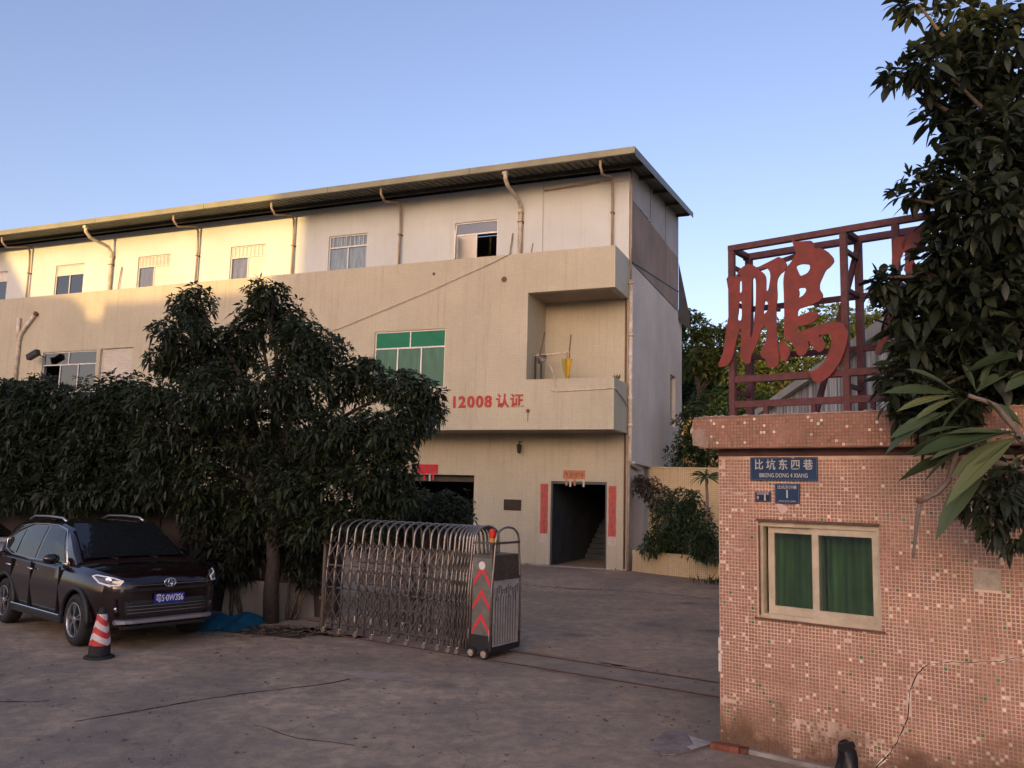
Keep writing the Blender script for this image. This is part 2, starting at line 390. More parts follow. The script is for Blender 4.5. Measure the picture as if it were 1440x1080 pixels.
# the rail bed of the sliding gate: a strip of smooth concrete with two sunk rails
TU = Vector((math.cos(YT), -math.sin(YT), 0)); TW = Vector((math.sin(YT), math.cos(YT), 0)); TO = ground(690, 929)
TM = frame_mat(TO, YT)
tr = MB(); tr.add([TO+TU*a+TW*b+Vector((0, 0, .004)) for a, b in ((-4.2, -.12), (4.4, -.12), (4.4, .86), (-4.2, .86))], [(0, 1, 2, 3)])
tr_o = tag(tr.build('gate_track', mat('track_concrete', (.29, .225, .17), .85, noise=.45, nscale=1.6, bump=.3)), kind='structure')
for b in (.0, .70):
    mb = MB()
    mb.add([TO+TU*a+TW*(b+c)+Vector((0, 0, .008)) for a, c in ((-4.2, -.03), (4.4, -.03), (4.4, .03), (-4.2, .03))], [(0, 1, 2, 3)])
    mb.build('rail_groove', M_joint, tr_o)
    MB().box(-4.2, 4.4, b-.006, b+.006, .004, .016, TM).build('rail', M_rust, tr_o)

# ================================================================== FACTORY
fac = empty('factory_building', FM, 'long three storey cream tiled factory building with overhanging sheet roof', 'building')
XL = -46.
win3 = [(-5.9, -4.35), (-10.84, -9.26), (-15.17, -13.58), (-19.71, -18.08), (-24.19, -22.6), (-28.65, -27.03), (-33.1, -31.5)]
door = (-2.36, -.61, 0, 2.53); gate_o = (-9.2, -4.92, 0, 2.66)
MB().wall(XL, 0, 0, 3.97, [door, gate_o], 0, .24).build('ground_floor_wall', M_tile, fac)
w2 = (-7.83, -5.32, 5.25, 7.09); wl = (-22.5, -19.72, 5.5, 7.0); sh = (-19.48, -17.95, 5.5, 7.03)
MB().wall(XL, 0, 3.97, 9.24, [(-2.64, 0, 5.43, 8.02), w2, wl, sh], -1.55, -1.33).build('upper_front_wall', M_tile, fac)
# returns, floor and ceiling of the projecting storey
for z0, z1 in ((3.97, 5.43), (8.02, 9.24)):
    MB().box(-.2, 0, -1.33, 0, z0, z1).build('return_wall', M_tile, fac)
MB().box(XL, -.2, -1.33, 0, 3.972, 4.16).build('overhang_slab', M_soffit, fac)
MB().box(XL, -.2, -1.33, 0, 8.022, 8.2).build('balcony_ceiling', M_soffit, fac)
MB().box(-2.86, -2.64, -1.33, 0, 4.16, 8.022).build('balcony_side_wall', M_tile, fac)
MB().box(-2.64, 0, 0, .24, 3.97, 9.0).build('balcony_back_wall', M_tile, fac)
MB().box(XL, -.22, .24, 8.2, 3.9, 4.1).build('floor_slab', M_inner, fac)
MB().box(XL, -.001, .0, 8.2, 9.0, 9.199).build('floor_slab', M_inner, fac)
MB().box(XL, -2.86, .0, .24, 3.97, 9.0).build('inner_partition', M_inner, fac)
MB().wall(XL, 0, 9.2, 12.02, [(a, b, 9.5, 10.95) for a, b in win3], 0, .2).build('top_floor_wall', M_white, fac)
MB().box(-3.42, -2.79, -.05, -.002, 9.2, 11.98).build('pier', M_white, fac)
MB().box(-2.78, -.02, -.035, -.002, 11.72, 11.98).build('lintel_band', M_white, fac)
MB().bar((-2.75, -.05, 11.70), (-.55, -.05, 11.78), .05, .05).build('conduit', M_pipeb, fac)
# side wall with the back window
sw = (6.2, 7.15, 4.7, 6.6)
MB().wall(.24, 8.4, 0, 9.2, [sw], -.22, 0, 'y').build('side_wall', M_side, fac)
MB().wall(.2, 7.6, 9.2, 11.25, [], -.2, -.04, 'y').build('upper_side_wall', M_inner, fac)
MB().box(XL, -.22, 8.2, 8.4, 0, 9.2).build('back_wall', M_side, fac)
MB().box(XL, -.2, 7.4, 7.6, 9.2, 12.9).build('upper_back_wall', M_side, fac)
MB().box(XL, -.001, 7.6, 8.4, 9.202, 9.26).build('terrace', M_conc, fac)
MB().box(XL-.2, XL, 0, 8.4, 0, 12).build('end_wall', M_side, fac)
# corrugated cladding of the gable side, each sheet its own
def corr(y0, y1, zl, zh, name, m, x0=.0, pitch=.14, amp=.018):
    """upright ribbed sheet in the plane x = x0; zl, zh give bottom and top at any y"""
    mb = MB(); n = max(2, int((y1-y0)/pitch*2)); vs = []
    for i in range(n+1):
        y = y0+(y1-y0)*i/n; x = x0+(amp if (i//1) % 2 else 0)
        vs += [(x, y, zl(y)), (x, y, zh(y))]
    mb.add(vs, [(2*i, 2*i+2, 2*i+3, 2*i+1) for i in range(n)])
    return mb.build(name, m, fac)
roofz = lambda y: 12.06 + .115*(y+1.5)
M_sheetb = plaster('brown_grey_sheet', (.24, .205, .19), (.13, .1, .09), .6, patch=.3)
for i in range(6):
    y0 = .2+i*1.24; y1 = min(7.65, y0+1.22)
    corr(y0, y1, lambda y: 9.22, lambda y: 11.2+.015*y+random.uniform(-.01, .01), 'cladding_sheet', M_sheetb, .005+.004*(i % 2), .11)
for y0, y1 in ((.2, 2.75), (2.8, 5.2), (5.25, 7.65)):
    MB().add([(.012, y0, 11.21), (.012, y1, 11.3), (.012, y1, roofz(y1)-.1), (.012, y0, roofz(y0)-.1)], [(0, 1, 2, 3)]).build('cladding_panel', M_grey, fac)
MB().bar((.03, .3, 9.24), (.03, 7.6, 10.0), .03, .03).build('loose_cable', M_blackp, fac)
MB().add([(.02, 7.66, 11.2), (.3, 8.5, 9.2), (.3, 8.5, 8.6), (.02, 7.66, 8.9)], [(0, 1, 2, 3)]).build('back_awning', M_under, fac)
# roof: ribbed sheets side by side, fascia gutter, purlins
def roof_sheet(x0, x1, i):
    mb = MB(); prof = []; k = 4; p = (x1-x0)/k
    for j in range(k):
        a = x0+j*p; prof += [(a, 0), (a+p*.55, 0), (a+p*.66, .035), (a+p*.9, .035)]
    prof.append((x1, 0)); dz = .002*(i % 2)
    for y in (-1.48, 7.75): mb.v += [(x, y, roofz(y)-.05+z+dz) for x, z in prof]
    n = len(prof); mb.f += [(j, j+1, n+j+1, n+j) for j in range(n-1)]
    for y in (-1.48, 7.75): mb.v += [(x, y, roofz(y)-.075+z+dz) for x, z in prof]
    mb.f += [(2*n+j, 2*n+j+1, 3*n+j+1, 3*n+j) for j in range(n-1)]
    mb.f += [(n+j, n+j+1, 3*n+j+1, 3*n+j) for j in range(n-1)]
    return mb
me_cache = None; x = .56; i = 0
while x > XL-.5:
    roof_sheet(x-.94, x-.005, i).build('roof_sheet', M_roof, fac); x -= .94; i += 1
g_ = MB(); xa, xb = XL-.5, .57
for xs in range(9):
    a = xa+(xb-xa)*xs/9; b = xa+(xb-xa)*(xs+1)/9-.012
    MB().box(a, b, -1.60, -1.5, 11.91, 12.10).build('fascia', M_fascia, fac)
MB().add([(.575, -1.6, 11.82), (.575, 7.75, roofz(7.75)-.2), (.575, 7.75, roofz(7.75)+.02), (.575, -1.6, 12.07)], [(0, 1, 2, 3)]).build('verge_trim', M_roof, fac)
for y in (-.35, 1.2, 3.2, 5.2, 7.2):
    MB().box(XL, .5, y-.04, y+.04, roofz(y)-.2, roofz(y)-.09).build('purlin', M_under, fac)
# downpipes
def downpipe(xx, big):
    r = .065 if big else .04; m_ = M_pipe if big else M_pipeb
    top = 11.86; mb = MB()
    mb.tube([(xx-.02, -1.42, top+.02), (xx-.02, -1.40, top-.16), (xx-.01, -1.2, top-.34), (xx, -.32, top-.48 if big else top-.05), (xx, -.16, top-.62 if big else top-.2), (xx, -.12, top-.85), (xx, -.12, 9.2)], r, 10)
    p = mb.build('downpipe', m_, fac, True)
    if big:
        MB().lathe([(.085, -.07), (.085, .07)], 12, Matrix.Translation((xx, -.12, top-.8))).build('pipe_collar', m_, p, True)
        MB().bevbox(xx-.1, xx+.06, -1.5, -1.34, top-.05, top+.1, .02).build('gutter_outlet', m_, p)
    for z in (9.6, 10.7):
        MB().box(xx-r-.015, xx+r+.015, -.12-r-.01, -.001, z, z+.03).build('pipe_clip', M_rust, p)
for k, a in enumerate((.5, 3.52, 7.91, 12.28, 16.65, 21.01, 25.62, 30.0)): downpipe(-a, k in (1, 5))
# long pipe down the corner
pz = MB(); pz.tube([(.09, -.06, 8.55), (.09, -.06, 3.25), (.09, .02, 3.1), (.09, 1.2, 2.95)], .062, 10); pc = pz.build('corner_pipe', M_pipe, fac, True)
MB().tube([(.075, -.05, 12.0), (.075, -.05, 8.62)], .035, 8).build('vent_pipe', M_pipeb, fac, True)
MB().tube([(.06, -.055, 3.15), (.06, -.055, .02)], .04, 8).build('lower_pipe', M_pipeb, fac, True)
MB().tube([(-.06, -.06, 9.2), (-.06, -.06, .05)], .028, 6).build('thin_pipe', M_rust, fac, True)
for z in (8.5, 6.9, 5.0, 4.2):
    MB().lathe([(.082, -.05), (.082, .05)], 12, Matrix.Translation((.09, -.06, z))).build('pipe_collar', M_pipe, pc, True)
MB().bar((.1, .02, 3.12), (.1, 4.6, 3.06), .22, .06).build('side_ledge', M_side, fac)

# windows
def window(name, x0, x1, z0, z1, y, trans=.0, cols=2, fm=M_alu, panes=None, fw=.045, sill=True, parent=fac, cur=None, d=.05):
    mb = MB(); t = z1-trans
    mb.box(x0, x1, y, y+d, z1-fw, z1).box(x0, x1, y, y+d, z0, z0+fw).box(x0, x0+fw, y, y+d, z0+fw, z1-fw).box(x1-fw, x1, y, y+d, z0+fw, z1-fw)
    if trans: mb.box(x0+fw, x1-fw, y-.004, y+d, t-fw/2, t+fw/2)
    bars = [x0+(x1-x0)*k/cols for k in range(1, cols)]
    for bx in bars: mb.box(bx-fw/2, bx+fw/2, y-.008, y+d-.006, z0+fw, (t-fw/2) if trans else z1-fw)
    o = mb.build(name, fm, parent)
    ed = [x0+fw/2]+bars+[x1-fw/2]
    for k in range(cols):
        pm = (panes[k] if panes else M_glass)
        MB().box(ed[k]+fw/2, ed[k+1]-fw/2, y+.022, y+.028, z0+fw, (t-fw/2) if trans else z1-fw).build('pane', pm, o) if pm else None
    if trans:
        MB().box(x0+fw, x1-fw, y+.022, y+.028, t+fw/2, z1-fw).build('pane', panes[-1] if panes else M_glass, o)
    if cur:
        for (a, b, za, zb, cm) in cur: curtain(a, b, za, zb, y+.075, cm, o, .014)
    return o
def curtain(a, b, za, zb, y, cm, o, amp=.02, per=.11):
    mb = MB(); n = max(8, int((b-a)/.018)); vs = []
    ph = random.uniform(0, 6)
    for i in range(n+1):
        xx = a+(b-a)*i/n; dy = amp*math.sin(xx/per*6.283+ph+.8*math.sin(xx*5+ph))
        vs += [(xx, y+dy*.6, zb), (xx, y+dy, za)]
    mb.add(vs, [(2*i, 2*i+2, 2*i+3, 2*i+1) for i in range(n)]); return mb.build('curtain', cm, o, True, False)
M_blind = mat('white_blind', (.55, .5, .46), .8, noise=.2, nscale=4)
M_frost = mat('pale_pane', (.60, .57, .50), .25, noise=.2, nscale=2)
for k, (a, b) in enumerate(win3):
    m_ = (a+b)/2
    if k == 0:   # one sash open, dark room
        o = window('window', a, b, 9.5, 10.95, .05, .42, 2, panes=[M_frost, None, M_glassd])
        MB().box(0, .62, 0, .03, 0, .95, Matrix.Translation((a+.06, -.02, 9.56)) @ Matrix.Rotation(R(-68), 4, 'Z')).build('open_sash', M_alu, o)
    elif k in (1, 2, 3):
        cm = [None, M_curt_b, M_curt_p, M_curt_p][k]
        cu = [(a+.05, b-.05, 9.5, 10.9, cm)] if k == 1 else [(a+.05, m_-.03, 9.5, 10.5, cm)]
        o = window('window', a, b, 9.5, 10.95, .05, .42, 2, cur=cu, panes=None if k == 1 else [M_glass, M_frost, M_blind if k == 3 else M_frost])
        if k == 2: pass
    else:
        o = window('window', a, b, 9.5, 10.95, .05, .42, 2, panes=[M_glassd, M_glassd, M_frost])
    # anti-theft bars of the transom
    if k in (1, 2, 3):
        for q in range(1, 9):
            xx = a+(b-a)*q/9; MB().tube([(xx, .03, 10.55), (xx, .03, 10.92)], .009, 5).build('window_bar', M_alu, o)
# green window of the first floor
o = window('window', *w2[:2], w2[2], w2[3], -1.5, .55, 3, panes=[M_greenlow, M_greenlow, M_greenlow, M_greenpane])
tag(o, 'white framed window with green panes')
MB().box(-6.58, -6.54, -1.505, -1.46, 6.56, 7.05).build('mullion', M_alu, o)
o = window('window', *wl[:2], wl[2], wl[3], -1.5, .5, 3, panes=[None, M_glassd, M_glassd, M_glassd])
MB().box(-21.2, -21.15, -1.505, -1.46, 6.5, 6.96).build('mullion', M_alu, o)
MB().box(-22.4, -19.8, -.9, -.88, 5.5, 7.0).build('dark_backing', M_dark, o)  # near-black sheet set behind the panes
# roller shutter of slats
sh_o = MB().box(sh[0], sh[1], -1.44, -1.42, sh[2], sh[3]).build('roller_shutter', M_frost, fac)
for q_ in (sh[0], sh[1]-.05): MB().box(q_, q_+.05, -1.5, -1.441, sh[2], sh[3]).build('guide_rail', M_frost, sh_o)
for k in range(20):
    z = sh[2]+.02+k*.075
    if z+.07 > sh[3]: break
    MB().add([(sh[0]+.05, -1.47, z), (sh[1]-.05, -1.47, z), (sh[1]-.05, -1.492, z+.05), (sh[0]+.05, -1.492, z+.05), (sh[1]-.05, -1.47, z+.073), (sh[0]+.05, -1.47, z+.073)], [(0, 1, 2, 3), (3, 2, 4, 5)]).build('slat', M_frost, sh_o)
MB().box(sh[0]-.2, sh[0]-.02, -1.58, -1.552, 5.4, 7.03).build('window_pier', M_tile, fac)
o = MB().box(-.16, -.1, sw[0], sw[1], sw[2], sw[2]+.05).box(-.16, -.1, sw[0], sw[1], sw[3]-.05, sw[3]).box(-.16, -.1, sw[0], sw[0]+.05, sw[2]+.05, sw[3]-.05).box(-.16, -.1, sw[1]-.05, sw[1], sw[2]+.05, sw[3]-.05).build('window', M_alu, fac)
MB().box(-.135, -.125, sw[0]+.05, sw[1]-.05, sw[2]+.05, sw[3]-.05).build('pane', M_glassd, o)

# entrance: frame, passage walls, steps inside; warehouse opening with shutter box
dr = MB().box(door[0], door[0]+.05, .02, .2, 0, 2.53).box(door[1]-.05, door[1], .02, .2, 0, 2.53).box(door[0]+.05, door[1]-.05, .02, .2, 2.45, 2.53).build('door_frame', mat('dark_frame', (.06, .065, .07), .5, noise=.3), fac)
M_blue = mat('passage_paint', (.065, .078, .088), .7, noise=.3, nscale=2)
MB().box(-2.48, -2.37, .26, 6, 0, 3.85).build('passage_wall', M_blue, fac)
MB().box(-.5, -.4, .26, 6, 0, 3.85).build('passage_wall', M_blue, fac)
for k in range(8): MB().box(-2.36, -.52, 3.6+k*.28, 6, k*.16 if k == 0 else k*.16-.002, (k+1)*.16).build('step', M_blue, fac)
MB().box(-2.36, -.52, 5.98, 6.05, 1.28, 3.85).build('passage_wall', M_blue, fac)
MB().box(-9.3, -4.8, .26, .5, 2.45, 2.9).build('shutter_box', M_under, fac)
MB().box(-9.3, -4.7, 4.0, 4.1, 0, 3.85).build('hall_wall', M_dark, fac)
# plinth dirt line and door sill
MB().box(-4.92, -2.37, -.03, -.001, .0, .045).build('plinth_edge', M_conc, fac)
MB().box(-2.36, -.61, -.12, .2, .0, .03).build('door_sill', M_conc, fac)
# lettering on the balcony front
lx = [(-4.94, '1'), (-4.68, '2'), (-4.39, '0'), (-4.105, '0'), (-3.83, '8'), (-3.37, '认'), (-2.92, '证')]
for xx, ch in lx:
    cjk = ord(ch) > 999
    me = text_mesh(ch, .43 if cjk else .47, .012, .009 if cjk else .016)
    me.transform(Matrix.Translation((xx, -1.563, 4.79)) @ UPRIGHT); link('letter', me, M_red, fac)
# vent holes, stains, cable
for a, z, r in ((-5.8, 8.83, .05), (-3.42, 8.48, .09), (-2.56, 4.51, .06)):
    MB().lathe([(r, 0), (r, .012), (r*.65, .012), (r*.65, .006)], 14, Matrix.Translation((a, -1.552, z)) @ UPRIGHT).build('vent_hole', M_rust, fac)
MB().box(-2.57, -2.55, -1.556, -1.551, 4.2, 4.47).build('rust_streak', M_rust, fac)
cbp = [Vector((-3.18, -1.58, 9.27)), Vector((-3.9, -1.59, 8.98)), Vector((-6.02, -1.6, 8.24)), Vector((-9.08, -1.6, 7.28)), Vector((-10.5, -1.6, 6.9))]
MB().tube(cbp, .009, 5).build('wall_cable', M_pipeb, fac, True)
for a, b, z in ((-3.9, -.02, 10.4), (-3.2, 0, 10.0), (-20.6, 0, 10.6)):
    MB().tube([(a, -.06, 9.1), (a+.03, -.08, (9.1+z)/2), (a+.1, -.05, z)], .022, 6).build('conduit', M_pipeb, fac, True)
# loop of cable on the parapet, thin vent stack on the left
MB().tube([(-23.8, -1.62, 5.2), (-23.8, -1.62, 7.5), (-23.75, -1.62, 7.75), (-23.45, -1.62, 8.1), (-23.05, -1.62, 8.5)], .075, 10).build('vent_stack', M_pipe, fac, True)
MB().tube([(-23.83, -1.62, 7.55), (-23.9, -1.62, 8.0), (-23.92, -1.62, 8.4)], .07, 10).build('vent_stack', M_pipe, fac, True)
MB().lathe([(.09, -.06), (.09, .06)], 12, Matrix.Translation((-23.02, -1.62, 8.53)) @ Matrix.Rotation(R(35), 4, 'Y')).build('vent_cap', M_rust, fac)

# things fixed to or kept on the factory
def fthing(name, label, cat, x, y, z, group=None):
    return empty(name, FM @ Matrix.Translation((x, y, z)), label, cat, group)
fl = fthing('flood_light', 'dark flood light on an arm above the upper left window', 'lamp', -22.3, -1.56, 6.9)
MB().bevbox(-.42, .12, -.55, -.35, -.12, .1, .02, Matrix.Rotation(R(-22), 4, 'Y')).build('lamp_head', M_blackp, fl)
MB().tube([(0, 0, -.1), (-.1, -.2, -.05), (-.12, -.4, 0)], .02, 6).build('lamp_arm', M_rust, fl)
wlp = fthing('wall_lamp', 'small black lantern under the overhang between two doorways', 'lamp', -3.34, 0, 3.7)
MB().tube([(0, 0, 0), (0, -.2, .02), (0, -.22, -.05)], .016, 6).build('lamp_arm', M_blackp, wlp)
MB().lathe([(.03, -.06), (.1, -.12), (.075, -.13), (.06, -.32), (.02, -.36)], 10, Matrix.Translation((0, -.22, 0))).build('lamp_shade', M_blackp, wlp)
# balcony clutter
cl = fthing('clothes_rail', 'rusty rail with upright posts inside the balcony recess', 'rail', -2.45, -1.0, 4.16)
for xx in (-.12, .06): MB().bar((xx, 0, 0), (xx, 0, 2.1), .05, .05).build('post', M_blackp, cl)
MB().tube([(-.15, 0, 2.06), (.95, 0, 2.12)], .03, 8).build('rail', M_pipe, cl)
MB().tube([(.02, -.05, 2.0), (.1, -.05, 2.4), (.16, -.02, 2.75)], .02, 6).build('hook', M_rust, cl)
MB().tube([(.93, 0, 0), (.94, 0, 2.2), (.98, 0, 2.65)], .018, 6).build('post', M_rust, cl)
ub = fthing('folded_umbrella', 'folded yellow and red umbrella hanging in the balcony', 'umbrella', -1.5, -1.25, 5.3)
for k, (c, nm) in enumerate((((.55, .33, .03), 'yellow_cloth'), ((.42, .04, .03), 'red_cloth'), ((.30, .26, .05), 'olive_cloth'), ((.55, .33, .03), 'yellow_cloth'))):
    q0, q1 = k*math.pi/2, (k+1)*math.pi/2; mb = MB(); vs = [(0, 0, 0)]
    for j in range(6):
        q = q0+(q1-q0)*j/5; rr = .17 if j % 2 else .12; vs += [(rr*math.cos(q), rr*.6*math.sin(q), .75), (rr*.55*math.cos(q), rr*.35*math.sin(q), .35)]
    mb.add(vs, [(0, 2+2*j, 4+2*j) for j in range(5)]+[(2+2*j, 1+2*j, 3+2*j, 4+2*j) for j in range(5)]); mb.build('cloth_panel', mat(nm, c, .8, noise=.2, nscale=9), ub)
MB().tube([(0, 0, -.05), (0, 0, .95)], .012, 6).build('shaft', M_steeld, ub)
dl = fthing('street_lamp', 'lamp on a bent arm fixed to the balcony parapet', 'lamp', -1.72, -1.56, 5.3)
MB().tube([(0, 0, -.1), (0, -.12, .1), (-.06, -.25, .4), (-.2, -.35, .62)], .022, 8).build('lamp_arm', M_pipe, dl)
MB().lathe([(.02, .1), (.09, .06), (.17, -.04), (.16, -.06), (.02, -.02)], 14, Matrix.Translation((-.3, -.45, .66)) @ Matrix.Rotation(R(55), 4, 'X') @ Matrix.Rotation(R(-25), 4, 'Y')).build('lamp_head', M_steeld, dl)
MB().tube([(-1.85, -1.565, 5.1), (-1.7, -1.565, 5.06), (-.02, -1.565, 5.12), (.03, -1.5, 5.12), (.03, -.9, 5.0), (.05, -.2, 4.75)], .02, 6).build('balcony_conduit', M_pipe, fac, True)
mb = MB(); 
for k in range(10): mb.tube([(-.12+.02*k, -1.2, 5.43), (-.14+.03*k, -1.2-.01*k, 5.5+.03*(k % 3))], .01, 4)
mb.build('moss_tuft', mat('moss', (.05, .06, .02), .9), fac)

# papers and plaques beside the doors
M_paper = mat('red_paper', (.46, .06, .06), .8, noise=.5, nscale=9, dirt=(.38, .10, .085))
M_gold = mat('gold_ink', (.20, .10, .045), .6, noise=.3, nscale=20)
M_paperw = mat('pale_paper', (.55, .48, .43), .85, noise=.4, nscale=18)
M_papero = mat('faded_orange_paper', (.48, .20, .11), .85, noise=.45, nscale=10)
def strokes(mb, cx, cz, s, y, seed):
    rr = random.Random(seed)
    for k in range(6):
        if k % 2: mb.box(cx+rr.uniform(-.4, .1)*s-.1*s, cx+rr.uniform(.1, .45)*s, y-.003, y, cz+(k-3)*.16*s, cz+(k-3)*.16*s+.07*s)
        else:
            q = cx+rr.uniform(-.35, .35)*s; mb.box(q-.035*s, q+.035*s, y-.0045, y-.0015, cz-rr.uniform(.2, .5)*s, cz+rr.uniform(.2, .5)*s)
def couplet(x0, x1, z0, z1, label):
    o = fthing('door_couplet', label, 'paper strip', (x0+x1)/2, 0, z0); hw = (x1-x0)/2; h = z1-z0
    mb = MB(); n = 10; vs = []
    for i in range(n+1):
        z = h*i/n; vs += [(-hw+random.uniform(-.008, .008), -.004, z), (hw+random.uniform(-.008, .008), -.004, z)]
    mb.add(vs, [(2*i, 2*i+1, 2*i+3, 2*i+2) for i in range(n)]); mb.build('paper', M_paper, o)
    for k in range(7):
        mb = MB(); strokes(mb, 0, h*(k+.55)/7.2, .19, -.0065, k+int(x0*10)); mb.build('character', M_gold, o)
    MB().box(-hw*1.05, hw*1.05, -.007, -.003, -.26, -.015).build('paper_square', M_paperw, o)
    return o
couplet(-2.69, -2.44, .95, 2.44, 'faded red paper couplet on the wall between plaque and entrance')
couplet(-.56, -.32, .95, 2.42, 'faded red paper couplet between entrance and corner pipe')
def banner(name, label, x0, x1, z0, z1, pm, fr, seed):
    o = fthing(name, label, 'banner', (x0+x1)/2, -.004, z0); hw = (x1-x0)/2
    MB().box(-hw, hw, -.006, 0, 0, z1-z0).build('paper', pm, o)
    for k in range(4):
        mb = MB(); strokes(mb, -hw+hw*2*(k+.5)/4, (z1-z0)/2, .15, -.0085, seed+k); mb.build('character', M_gold, o)
    for k, q in enumerate(fr):
        MB().box(q-.03, q+.03, -.005, 0, -.2-.03*(k % 2), -.004).build('fringe', M_paperw if k % 2 else pm, o)
banner('door_banner', 'tattered orange paper banner over the entrance', -1.97, -1.28, 2.60, 2.86, M_papero, (-.24, -.12, .02, .3), 5)
banner('door_banner', 'bright red paper banner over the warehouse opening beside the tree', -6.98, -6.2, 2.68, 2.98, mat('bright_red_paper', (.5, .02, .04), .7, noise=.2), (-.1, .1, .22), 15)
o = fthing('wall_plaque', 'small dark metal plaque between the two doorways', 'plaque', -3.595, 0, 1.61)
MB().bevbox(-.285, .285, -.03, -.001, 0, .33, .006).build('plate', mat('dark_bronze', (.035, .028, .025), .35, .6, noise=.3), o)
MB().box(-.25, .25, -.034, -.031, .03, .3).build('panel', mat('dark_bronze_panel', (.05, .04, .035), .3, .6, noise=.3), o)

# ================================================================== UNSEEN BLOCKS ACROSS THE STREET (rooflines shaped to shade the yard)
DOCC = 90.
def across(xf, d=DOCC):      # point level with factory coordinate xf, d metres out from the facade
    return FM @ Vector((xf, -d, 0))
rise = DOCC*math.tan(SUN_EL)
def neighbour(name, label, sil, depth, m, seed):
    """sil: roof outline as (xf, z of its shadow on the factory front)"""
    o = empty(name, FM @ Matrix.Translation((0, -DOCC, 0)), label, 'building')
    xs = [p[0] for p in sil]; tops = [(a, z+rise) for a, z in sil]
    poly = [(xs[0], 0), *tops, (xs[-1], 0)]
    MB().prism(poly, lambda u, v, h: Vector((u, -h, v)), depth).build('wall', m, o)
    rr = random.Random(seed); zt = max(z for _, z in tops)
    for k in range(int((xs[-1]-xs[0])//3.2)):
        for fl_ in range(int((min(z for _, z in tops)-1)//3.1)):
            xx = xs[0]+1+k*3.2
            f = MB().box(xx, xx+1.6, .0, .06, 1+fl_*3.1, 2.5+fl_*3.1).build('window', M_alu, o)
            MB().box(xx+.06, xx+1.54, .061, .066, 1.06+fl_*3.1, 2.44+fl_*3.1).build('pane', M_glassd, f)
    return o
M_occ = plaster('neighbour_render', (.5, .44, .36), (.3, .25, .2), .4)
neighbour('unseen_tall_block', 'tall plain unseen block across the street, shaped to shade the factory entrance', [(-12.0, 12.7), (1.7, 12.7)], 14, M_occ, 1)
neighbour('unseen_low_block', 'low unseen block across the street, roofline stepped to shape the sun patch', [(-25.9, 9.7), (-25.5, 9.55), (-21.4, 9.05), (-20.5, 8.5), (-20.4, 8.1), (-19.6, 8.05), (-19.55, 8.63), (-12.9, 8.63), (-12.85, 8.1), (-11.5, 8.1)], 10, M_occ, 2)
neighbour('unseen_gabled_block', 'tall unseen gabled block across the street, sloped to shade the far left front', [(-48, 13), (-29.5, 14.3), (-25.5, 9.6)], 10, M_occ, 3)
neighbour('unseen_shade_row', 'low unseen row added across the street to shade the gatehouse', [(1.6, 4.6), (45, 4.6)], 8, M_occ, 4)

# ================================================================== GATEHOUSE
def tile_mat():
    m = bpy.data.materials.new('pink_mosaic'); m.use_nodes = True; n, l, b = nodes_of(m)
    at = n.new('ShaderNodeAttribute'); at.attribute_name = 'Col'
    tc = n.new('ShaderNodeTexCoord'); ob = tc.outputs['Object']
    sep = n.new('ShaderNodeSeparateXYZ'); l.new(ob, sep.inputs[0])
    d = noise(n, l, ob, 2.4, 7, .65, .5)
    c = mixc(n, l, ramp(n, l, d, [(.48, 0.), (.75, .42)]), at.outputs[0], (.16, .105, .06))
    # splashed mud over the foot of the wall
    sb = N(n, 'ShaderNodeMath', operation='MULTIPLY_ADD'); l.new(d, sb.inputs[0]); sb.inputs[1].default_value = 1.1; l.new(sep.outputs[2], sb.inputs[2])
    c = mixc(n, l, ramp(n, l, sb.outputs[0], [(.62, .85), (1.0, 0.)]), c, (.13, .08, .045))
    st = noise(n, l, scaled(n, l, ob, (6, 6, .5)), 1.5, 5, .6)
    c = mixc(n, l, ramp(n, l, st, [(.58, 0.), (.8, .45)]), c, (.12, .08, .05))
    l.new(c, b.inputs['Base Color']); b.inputs['Roughness'].default_value = .5; b.inputs['Specular IOR Level'].default_value = .35
    return m
M_ptile = tile_mat()
M_grout = mat('pink_grout', (.74, .56, .43), .9, noise=.5, nscale=2.5, dirt=(.42, .28, .2), bump=.3, bscale=60)
n_, l_, b_ = nodes_of(M_grout); tc_ = n_.new('ShaderNodeTexCoord'); d_ = noise(n_, l_, tc_.outputs['Object'], 2.4, 7, .65, .5)
sp_ = n_.new('ShaderNodeSeparateXYZ'); l_.new(tc_.outputs['Object'], sp_.inputs[0]); sb_ = N(n_, 'ShaderNodeMath', operation='MULTIPLY_ADD'); l_.new(d_, sb_.inputs[0]); sb_.inputs[1].default_value = 1.1; l_.new(sp_.outputs[2], sb_.inputs[2])
src_ = b_.inputs['Base Color'].links[0].from_socket
l_.new(mixc(n_, l_, ramp(n_, l_, sb_.outputs[0], [(.7, 1.), (1.05, 0.)]), src_, (.17, .10, .06)), b_.inputs['Base Color'])   # mud splashed up the foot
gh = empty('gatehouse', GM, 'small flat roofed gatehouse covered in pink mosaic tiles with a cracked wall', 'gatehouse')
GW, GD, GZ = 3.6, 2.4, 2.60
gwin = (.37, 1.39, 1.16, 1.99)
MB().wall(0, GW, 0, GZ, [gwin], 0, .2).build('front_wall', M_grout, gh)
MB().wall(.2, GD, 0, GZ, [], 0, .2, 'y').build('side_wall', M_grout, gh)
MB().wall(.2, GD, 0, GZ, [], GW-.2, GW, 'y').build('side_wall', M_grout, gh)
MB().box(.2, GW-.2, GD-.2, GD, 0, GZ).build('back_wall', M_grout, gh)
